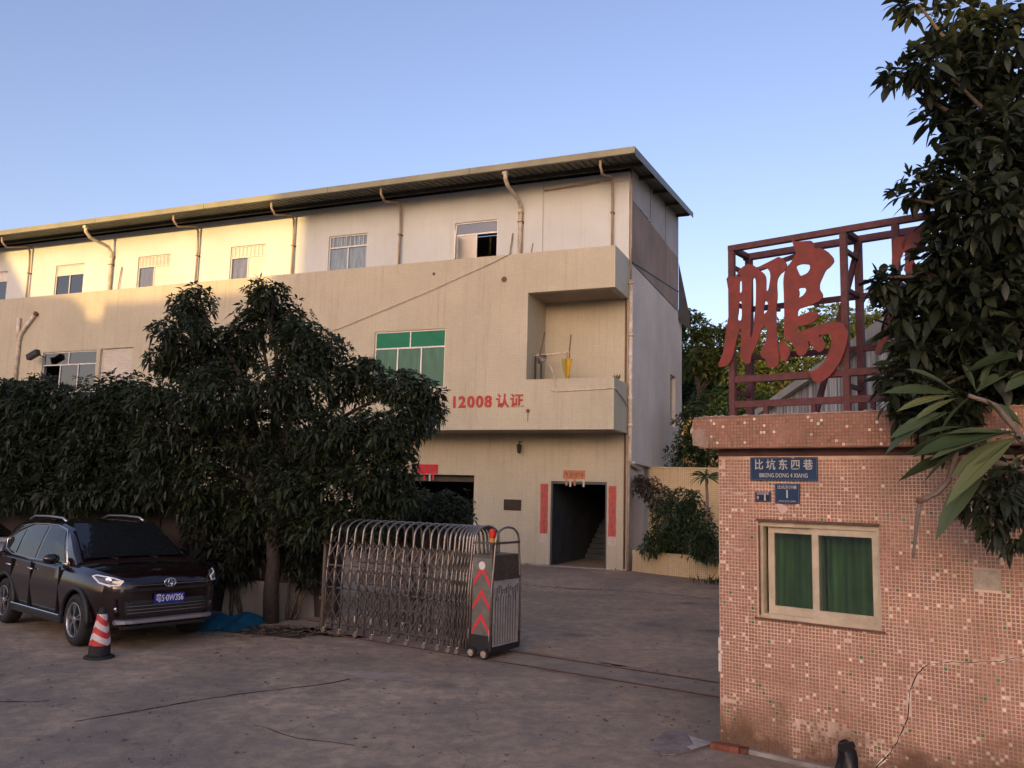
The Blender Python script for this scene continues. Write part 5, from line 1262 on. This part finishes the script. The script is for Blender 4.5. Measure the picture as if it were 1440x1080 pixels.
def clump_points(clumps, rng, dens, shell=.55):
    """points in ellipsoids (centre, radii); outward axis; denser near the surface"""
    P, A = [], []
    for c, r in clumps:
        c = np.array(c); r = np.array(r); n = max(4, int(dens*(r[0]*r[1]+r[1]*r[2]+r[0]*r[2])*4.2))
        u = unit(rng.normal(0, 1, (n, 3))); q = rng.uniform(0, 1, n)**(.33) if shell <= 0 else np.where(rng.uniform(0, 1, n) < shell, rng.uniform(.82, 1.1, n), rng.uniform(.3, .9, n))
        P.append(c+u*q[:, None]*r*(1+.12*rng.normal(0, 1, (n, 1)))); A.append(unit(u/r)*.9+np.array([0, 0, .45])+rng.normal(0, .25, (n, 3)))
    return np.concatenate(P), np.concatenate(A)
def limb(mb, pts, r0, r1, n=8, seed=0, wob=.05):
    rr = random.Random(seed); P = [Vector(p) for p in pts]; d = []
    for a, b in zip(P[:-1], P[1:]):
        for k in range(4): d.append(a.lerp(b, k/4)+Vector((rr.uniform(-wob, wob), rr.uniform(-wob, wob), rr.uniform(-wob, wob)))*(k > 0))
    d.append(P[-1]); m = len(d)-1
    mb.tube(d, [r0+(r1-r0)*i/m for i in range(m+1)], n)
def tree(name, label, base, clumps, leafm, L, nl, dens, trunk_r, seed, group=None, droop=.55, spread=1.15, wr=.16, shell=.55, barkm=None, fork=.45, cat='tree', stems=1):
    rng = np.random.default_rng(seed); rr = random.Random(seed)
    root = empty(name, Matrix.Translation(base), label, cat, group); B = np.array(base)
    cl = [(np.array(c)-B, r) for c, r in clumps]
    P, A = clump_points(cl, rng, dens, shell); P[:, 2] = np.maximum(P[:, 2], .05)
    b, d, LL_, W, dr = whorl_leaves(P, A, rng, nl, L, spread, droop, wr)
    v, f, s_ = leaf_arrays(b, d, LL_, W, dr, rng)
    tag(link('crown', arrays_mesh('crown', v, f, s_), leafm, root), kind='stuff')
    low = min(c[2]-r[2] for c, r in cl); fz = max(.3, low*.6+max(c[2] for c, _ in cl)*fork*.5)
    mb = MB(); top = Vector((rr.uniform(-.1, .1), rr.uniform(-.1, .1), fz))
    if stems == 1: limb(mb, [(0, 0, 0), top], trunk_r, trunk_r*.72, 10, seed, trunk_r*.25)
    for i, (c, r) in enumerate(cl):
        c = Vector(c); s0 = top if stems == 1 else Vector((rr.uniform(-.15, .15), rr.uniform(-.1, .1), 0))
        mid = s0.lerp(c, .5)+Vector((rr.uniform(-.15, .15), rr.uniform(-.15, .15), .12*(c-s0).length))
        limb(mb, [s0, mid, c], trunk_r*.5 if stems == 1 else trunk_r, trunk_r*.12, 6, seed+i, .03)
        for k in range(4):
            e = c+Vector((rr.uniform(-1, 1)*r[0], rr.uniform(-1, 1)*r[1], rr.uniform(-.6, .9)*r[2]))*.85; limb(mb, [mid.lerp(c, .6), c.lerp(e, .5)+Vector((0, 0, .05)), e], trunk_r*.2, trunk_r*.05, 5, seed+i*7+k, .02)
    mb.build('trunk', barkm or M_bark, root, True); return root
def px_clumps(lst, Y):
    """(x, y, rx, ry, dy) in photograph pixels at depth Y+dy -> world ellipsoids"""
    out = []
    for x, y, rx, ry, dy in lst:
        p = at_depth(x, y, Y+dy); s_ = (Y+dy)/FPX; out.append(((p.x, p.y, p.z), (rx*s_, (rx+ry)*.55*s_, ry*s_)))
    return out
# the big dark tree by the gate
T1 = ground(381, 876)
c1 = px_clumps([(x_, y_, a_*.84, b_*.84, c_) for x_, y_, a_, b_, c_ in [(272, 425, 34, 30, .3), (258, 470, 50, 30, -.2), (238, 505, 34, 26, .1), (374, 415, 34, 26, 0), (362, 455, 36, 34, .3), (405, 450, 34, 34, .4), (425, 480, 48, 38, -.1), (330, 490, 50, 42, .6), (285, 515, 54, 34, .2), (455, 500, 40, 36, 0), (300, 560, 75, 44, -.5), (410, 545, 70, 48, -.4), (495, 535, 40, 34, .2), (520, 520, 24, 20, .3), (560, 545, 46, 28, 0), (598, 555, 32, 25, -.1), (606, 580, 24, 22, 0), (580, 590, 40, 34, -.2), (535, 610, 56, 44, -.4), (460, 610, 60, 46, -.5), (365, 620, 75, 52, .2), (262, 605, 62, 54, .2), (215, 560, 34, 36, 0), (300, 668, 66, 40, .3), (415, 680, 62, 46, -.4), (510, 670, 56, 46, -.4), (556, 650, 36, 34, -.2), (566, 700, 32, 26, -.2), (470, 728, 42, 26, -.5), (300, 710, 60, 30, .5), (370, 722, 60, 34, .3), (430, 745, 40, 26, -.3), (235, 670, 50, 40, .5), (520, 735, 40, 24, -.3), (215, 625, 36, 34, .2)]], T1.y)
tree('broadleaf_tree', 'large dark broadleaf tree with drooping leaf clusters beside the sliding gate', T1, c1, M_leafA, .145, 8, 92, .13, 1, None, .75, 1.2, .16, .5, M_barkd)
# row of lower trees along the wall to the left
rowspec = [([(165, 590, 55, 45, 0), (120, 575, 50, 40, .2), (190, 640, 45, 40, 0), (140, 645, 60, 42, -.1), (175, 555, 30, 26, 0)], 170, 'bushy dark tree behind the maroon car, next to the large tree'),
           ([(60, 585, 58, 44, 0), (90, 640, 55, 46, .1), (35, 640, 50, 46, 0), (50, 555, 34, 24, 0)], 70, 'bushy dark tree above the roof of the maroon car'),
           ([(-30, 580, 60, 46, 0), (-10, 640, 55, 48, .1), (-70, 620, 60, 55, 0), (5, 560, 34, 26, 0)], -20, 'bushy dark tree reaching in at the end of the wall row')]
for k, (cl, bx, lab) in enumerate(rowspec):
    Yb = 15.15+.3*k; cl = cl+[(bx+d_, 690, 42, 24, -.35) for d_ in (-45, 0, 45)]; p = at_depth(bx, 700, Yb); tree('broadleaf_tree', lab, Vector((p.x, Yb+1.0, 0)), px_clumps(cl, Yb), M_leafA, .15, 8, 80, .09, 30+k, 'lower trees along the yard wall', .7, 1.2, .17)
for k, (bx, by, cl_, lab) in enumerate([(330, 868, [(330, 770, 40, 40, 0), (300, 740, 36, 30, .1), (350, 735, 40, 30, 0), (310, 800, 30, 24, 0)], 'dark shrub added to deepen the shade between the maroon car and the big tree'), (415, 872, [(415, 770, 34, 34, 0), (440, 745, 28, 26, 0), (400, 740, 34, 28, 0), (430, 800, 24, 22, 0)], 'dark shrub added to deepen the shade between the big tree and the folded gate')]):
    q = ground(bx, by); tree('shade_shrub', lab, q, px_clumps(cl_, q.y), M_leafU, .15, 7, 60, .03, 130+k, None, .8, 1.2, .16, cat='shrub', stems=4)  # shrubs added as a dark mass to blacken the space under the tree
# branches drooping behind the gate, right of the big tree
sb = ground(585, 850)
tree('shrub', 'dark drooping shrub behind the folded gate near the warehouse opening', Vector((sb.x, sb.y+.6, 0)), px_clumps([(560, 720, 50, 30, 0), (620, 715, 42, 24, .2), (520, 745, 40, 25, 0), (640, 725, 24, 16, .1)], sb.y+.6), M_leafA, .17, 8, 46, .05, 41, None, .8, 1.2, .17, cat='shrub', stems=3)

# trees behind the factory and the shed
def bgtree(lab, bx, Y, cl, lm, L, dens, seed, tr=.16):
    p = at_depth(bx, 690, Y); return tree('background_tree', lab, Vector((p.x, Y, 0)), px_clumps(cl, Y), lm, L, 6, dens, tr, seed, 'trees behind the factory', .4, 1.1, .2, .6)
bgtree('spreading tree with bare lower branches right behind the factory corner', 985, 36., [(975, 462, 24, 18, 0), (1005, 480, 26, 16, .5), (985, 500, 30, 16, -.3), (1025, 498, 20, 14, 0), (962, 488, 16, 18, .4), (1050, 490, 22, 18, 0), (1000, 470, 18, 10, 1), (1035, 470, 24, 16, .5), (968, 448, 18, 10, 0), (990, 520, 30, 14, 0), (1020, 520, 28, 14, 0)], M_leafS, .26, 24, 51)
bgtree('dense green tree filling the gap behind the factory side window', 985, 44., [(975, 520, 34, 26, 0), (1010, 530, 36, 26, 0), (955, 555, 26, 30, 0), (1040, 545, 36, 30, 0), (990, 560, 44, 26, 0), (1075, 540, 40, 34, 0)], M_leafB, .3, 24, 58)
bgtree('rounded tree whose top shows through the roof sign', 1120, 30., [(1085, 480, 38, 30, 0), (1130, 470, 40, 28, 1), (1165, 455, 38, 26, 0), (1110, 520, 55, 36, 0), (1060, 520, 40, 30, 0), (1170, 500, 45, 40, .6)], M_leafS, .24, 22, 52)
bgtree('yellow green tree standing beyond the white shed', 1225, 32., [(1205, 470, 36, 30, 0), (1240, 460, 40, 34, .5), (1220, 500, 45, 34, 0), (1190, 490, 26, 24, 0)], M_leafS, .24, 22, 53)
p = at_depth(985, 640, 28); 
tree('hedge_shrub', 'dense dark green shrub behind the garden wall', Vector((p.x, 28, 0)), px_clumps([(985, 600, 32, 34, 0), (965, 640, 26, 26, 0), (1010, 625, 36, 40, 0), (1035, 580, 38, 34, .5), (1000, 570, 30, 22, .6), (1075, 590, 42, 40, .6)], 28), M_leafB, .20, 6, 40, .07, 54, None, .5, cat='shrub', stems=4)
# plants in the bed
def bed(px_, py_, z=.5): return ground(px_, py_, z)
q = bed(925, 778); tree('small_tree', 'slim young tree with purplish leaves tied to a stake in the planter', Vector((q.x, q.y, .5)), px_clumps([(910, 685, 16, 15, 0), (925, 698, 18, 16, 0), (935, 712, 14, 12, .1), (902, 678, 9, 9, 0)], q.y), M_leafV, .15, 6, 60, .035, 61, None, .6, cat='tree')
stk = empty('wooden_stake', Matrix.Translation((q.x-.45, q.y-.1, .5)), 'slanted wooden stake propping the young tree', 'stake'); MB().tube([(0, 0, -.02), (.45, .1, .95)], [.025, .02], 6).build('pole', M_bark, stk); MB().tube([(.40, .1, .84), (.47, .06, .88), (.45, .14, .86)], .008, 5).build('tie', M_blackp, stk)
for k, (bx, by, cl, lab) in enumerate([(965, 785, [(960, 705, 24, 18, 0), (950, 735, 30, 26, 0), (970, 750, 32, 24, -.1), (975, 715, 18, 16, 0)], 'bushy dark green shrub filling the planter'), (938, 782, [(930, 760, 24, 18, 0), (915, 770, 16, 12, 0), (945, 765, 20, 16, 0)], 'low leafy plant at the foot of the young tree'), (992, 790, [(990, 745, 18, 26, 0), (1000, 770, 18, 20, 0), (985, 770, 20, 16, -.1)], 'dark shrub at the end of the planter by the gatehouse')]):
    q = bed(bx, by); tree('garden_shrub', lab, Vector((q.x, q.y, .5)), px_clumps(cl, q.y), M_leafB, .15, 6, 62, .02, 70+k, None, .6, cat='shrub', stems=3)
# dracaena with a pale stem
q = bed(1000, 790); dr_ = empty('dracaena', Matrix.Translation((q.x, q.y, .5)), 'thin pale stemmed dracaena with a leaf tuft against the garden wall', 'plant')
tp_ = at_depth(993, 672, q.y)-Vector((q.x, q.y, .5)); MB().tube([(0, 0, -.05), tuple(tp_*.4+Vector((-.05, 0, 0))), tuple(tp_*.8), tuple(tp_)], [.05, .045, .04, .035], 8).build('stem', M_barkp, dr_, True)
rng = np.random.default_rng(5); n = 46; cen = np.tile(np.array(tp_), (n, 1)); u = rng.normal(0, 1, (n, 3)); u[:, 2] = np.abs(u[:, 2])*.8+.05; u = unit(u)
v, f, s_ = leaf_arrays(cen+u*.03, u, rng.uniform(.35, .62, n), rng.uniform(.025, .038, n), rng.uniform(.7, 1.3, n), rng, True); link('leaf_tuft', arrays_mesh('leaf_tuft', v, f, s_), M_leafG, dr_)
# weeds along wall feet
def weeds(px_, py_, n, seed, hgt, lab, sp=.25):
    rng = np.random.default_rng(seed); b = ground(px_, py_); o = empty('weed_tuft', Matrix.Translation(b), lab, 'weeds', 'weeds along the walls')
    c = np.zeros((n, 3)); c[:, 0] = rng.normal(0, sp, n); c[:, 1] = rng.normal(0, .05, n); d = rng.normal(0, .45, (n, 3)); d[:, 2] = 1; d = unit(d)
    v, f, s_ = leaf_arrays(c, d, rng.uniform(.4, 1., n)*hgt, rng.uniform(.008, .018, n), rng.uniform(.2, 1., n), rng); link('blades', arrays_mesh('blades', v, f, s_), M_leafB, o)
weeds(870, 800, 90, 1, .4, 'tuft of weeds at the factory corner by the entrance', .16); weeds(735, 794, 60, 2, .1, 'low weeds along the wall between the doorways', .7); weeds(1003, 822, 70, 3, .5, 'tall weeds at the end of the planter', .2); weeds(905, 803, 60, 4, .12, 'low weeds along the foot of the planter', .5)
bk = empty('paint_bucket', Matrix.Translation(ground(864, 800)), 'small grey bucket standing at the factory corner', 'bucket'); MB().lathe([(.09, 0), (.12, .26), (.125, .27), (.11, .265)], 16).build('body', M_conc, bk, True); MB().tube([(.12, 0, .25), (.08, -.09, .33), (-.08, -.09, .33), (-.12, 0, .25)], .006, 5).build('handle', M_rust, bk)

# ------------------------------------------------------------------ mango tree at the right, near
MT = Vector((5.05, 5.35, 0))
mt = empty('mango_tree', Matrix.Translation(MT), 'tall dark leaved tree leaning over the gatehouse roof', 'tree')
Ym = 6.3
mcl = px_clumps([(x_+(16 if x_ < 1390 else 0), y_, a_*.86, b_*.86, c_) for x_, y_, a_, b_, c_ in [(1300, 90, 42, 38, -.2), (1246, 102, 24, 18, 0), (1345, 45, 60, 45, .2), (1275, 5, 30, 20, .0), (1400, 80, 70, 70, 0), (1340, 140, 55, 50, 0), (1340, 190, 34, 30, .2), (1400, 200, 70, 70, -.2), (1335, 245, 55, 34, 0), (1290, 262, 36, 20, 0), (1255, 278, 18, 11, 0), (1395, 300, 80, 60, -.3), (1345, 320, 48, 40, -.1), (1305, 350, 30, 26, 0), (1240, 395, 26, 16, .1), (1222, 390, 14, 10, .1), (1330, 390, 60, 50, 0), (1290, 425, 36, 36, .1), (1250, 440, 24, 22, .1), (1400, 400, 70, 60, -.1), (1340, 470, 60, 46, .1), (1270, 480, 34, 34, .2), (1245, 530, 24, 22, .2), (1290, 545, 44, 40, .2), (1250, 570, 18, 20, .2), (1400, 480, 70, 60, 0), (1360, 540, 60, 50, .2), (1420, 570, 60, 60, .2), (1262, 555, 26, 26, .2), (1320, 600, 40, 26, .2), (1350, 585, 60, 34, .25), (1300, 590, 36, 26, .25), (1410, 620, 60, 40, .2), (1470, 300, 60, 200, 0), (1470, 560, 50, 120, .1)]], Ym)
rng = np.random.default_rng(77)
cl = [(np.array(c)-np.array(MT), r) for c, r in mcl]
P, A = clump_points(cl, rng, 74, .6); A[:, 2] -= .45; A += rng.normal(0, .45, A.shape)
b, d, LL_, W, dr = whorl_leaves(P, A, rng, 7, .17, 1.15, .55, .165); LL_ *= rng.uniform(.6, 1.15, len(LL_))
# the 300 leaves that show largest are leaves of their own
wp = b+np.array(MT); depth = wp[:, 1]; order = np.argsort(depth-.0*LL_)
def proj_px(p):
    q = p-np.array((0, 0, CAMH)); R3 = np.array([rt, -up, fwd]); q = q@R3.T; return q[:, 0]/q[:, 2]*FPX+720, q[:, 1]/q[:, 2]*FPX+540
pxx, pyy = proj_px(wp); vis = (pxx < 1440) & (pyy > 0) & (pyy < 1080)
sel = [i for i in order if vis[i]][:300]; msk = np.zeros(len(b), bool); msk[sel] = True
v, f, s_ = leaf_arrays(b[~msk], d[~msk], LL_[~msk], W[~msk], dr[~msk], rng, True); tag(link('crown', arrays_mesh('crown', v, f, s_), M_leafC, mt), kind='stuff')
LV = []
for k in range(6):
    v, f, s_ = leaf_arrays(np.zeros((1, 3)), np.array([[1., 0, 0]]), np.array([1.]), np.array([.165]), np.array([.25+.14*k]), np.random.default_rng(k), True); me = arrays_mesh('leaf', v, f, np.full(len(v), .15+.12*k)); me.materials.append(M_leafC); LV.append(me)
for i in sel:
    o = link('leaf', LV[i % 6], None, mt); o.location = b[i]; dv = Vector(d[i]); o.rotation_euler = dv.to_track_quat('X', 'Z').to_euler(); o.scale = (LL_[i],)*3
mb = MB(); limb(mb, [(0, 0, 0), (-.15, .2, 2.2), (-.4, .5, 3.6)], .16, .12, 12, 3, .03)
fk = Vector((-.4, .5, 3.6))
for i, (c, r) in enumerate(cl):
    c = Vector(c); mid = fk.lerp(c, .5)+Vector((0, 0, .12)); limb(mb, [fk, mid, c], .045, .010, 6, i, .03)
mb.build('trunk', M_bark, mt, True)
# hanging spray in front of the wall
hcl = px_clumps([(1405, 700, 32, 28, 0), (1430, 690, 30, 36, 0), (1388, 722, 26, 22, 0), (1420, 742, 26, 22, 0), (1370, 722, 14, 12, 0), (1440, 660, 40, 40, .1)], 5.9)
OFH = Vector((.1, .05, 0))
P, A = clump_points([(np.array(c)-np.array(MT)-np.array((.1, .05, 0)), r) for c, r in hcl], rng, 80, .6); A[:, 2] -= 1.1
b, d, LL_, W, dr = whorl_leaves(P, A, rng, 6, .12, .9, .9, .17); v, f, s_ = leaf_arrays(b, d, LL_, W, dr, rng, True); fo_ = tag(link('hanging_spray', arrays_mesh('hanging_spray', v, f, s_), M_leafC, mt), kind='stuff'); fo_.location = OFH
mb = MB()
for i, (c, r) in enumerate(hcl): limb(mb, [(-.1, -.0, 2.6), tuple((Vector(c)-MT)*.6+Vector((0, 0, 1.1))), tuple(Vector(c)-MT-Vector((.1, .05, 0)))], .02, .006, 6, i+90, .02)
st_ = mb.build('hanging_branch', M_bark, mt, True); st_.location = OFH
# frangipani: long single leaves, each one its own
FR = Vector((4.3, 5.75, 0)); fr = empty('frangipani', Matrix.Translation(FR), 'frangipani with long grey green leaves and a bare grey branch before the gatehouse', 'tree')
YP = 6.0
def P3(x, y, dy=0.): return at_depth(x, y, YP+dy)-FR
mb = MB(); limb(mb, [(0, 0, 0), (-.05, .0, 1.4), tuple(P3(1470, 670))], .07, .05, 10, 1, .01); limb(mb, [P3(1470, 670), P3(1420, 655), P3(1385, 648), P3(1345, 655)], .04, .024, 8, 2, .004); limb(mb, [P3(1385, 648), P3(1372, 628), P3(1358, 612)], .022, .018, 8, 2, .003)
limb(mb, [P3(1350, 615), P3(1341, 650), P3(1334, 676), P3(1318, 693), P3(1296, 704)], .021, .021, 8, 3, .002); limb(mb, [P3(1294, 705), P3(1289, 735), P3(1284, 785)], .018, .010, 8, 4, .002)
limb(mb, [P3(1470, 670), P3(1450, 630), P3(1428, 612)], .03, .02, 8, 5, .003); limb(mb, [P3(1450, 630), P3(1400, 570), P3(1362, 556)], .024, .016, 8, 6, .003)
mb.build('branch', M_barkp, fr, True)
MB().lathe([(.024, -.02), (.028, 0), (.020, .025)], 10, Matrix.Translation(P3(1294, 704))).build('knot', M_rust, fr)
fl_ = [((1345, 553), (1270, 512), .17, -.1), ((1340, 554), (1240, 548), .14, .0), ((1362, 560), (1328, 598), .2, -.15), ((1372, 552), (1430, 515), .16, .1), ((1375, 545), (1412, 535), .1, .2), ((1385, 560), (1412, 592), .26, -.1), ((1425, 598), (1405, 565), .2, .0),
       ((1428, 608), (1310, 640), .12, -.2), ((1420, 606), (1285, 636), .11, -.15), ((1330, 578), (1248, 632), .11, -.25), ((1335, 580), (1252, 612), .10, -.2), ((1400, 612), (1270, 634), .15, -.05), ((1352, 640), (1266, 672), .2, .0), ((1348, 634), (1300, 676), .15, -.1), ((1430, 615), (1335, 700), .10, -.3),
       ((1395, 640), (1322, 745), .13, -.2), ((1440, 500), (1358, 520), .22, .0), ((1455, 490), (1400, 500), .2, .1), ((1460, 520), (1415, 548), .25, 0), ((1430, 470), (1380, 530), .14, .1), ((1350, 600), (1290, 612), .10, 0), ((1440, 640), (1380, 690), .14, 0), ((1340, 556), (1262, 575), .12, -.05), ((1345, 560), (1285, 590), .12, -.1), ((1425, 612), (1330, 605), .10, -.1), ((1425, 616), (1340, 665), .12, -.15), ((1438, 600), (1395, 560), .14, .05), ((1372, 548), (1350, 505), .15, .05), ((1380, 548), (1395, 505), .14, .1), ((1430, 605), (1300, 655), .09, -.1)]
rng = np.random.default_rng(9)
for k, (a, bb, wr, dz) in enumerate(fl_):
    p0 = P3(*a, .0); p1 = P3(*bb, dz); dv = p1-p0; ln = dv.length; dv2 = np.array([tuple((dv+Vector((0, 0, .12*ln))).normalized())])
    v, f, s_ = leaf_arrays(np.zeros((1, 3)), dv2, np.array([ln]), np.array([ln*wr*.78]), np.array([.3]), np.random.default_rng(100+k), True)
    o = link('leaf', arrays_mesh('leaf', v, f, np.full(len(v), rng.uniform(.1, .9))), M_leafP, fr); o.location = p0
    MB().tube([Vector(v[0]), Vector(v[2]), Vector(v[5]), Vector(v[8]), Vector(v[11])], [.004, .0035, .003, .002, .001], 5).build('midrib', M_leafG, o)
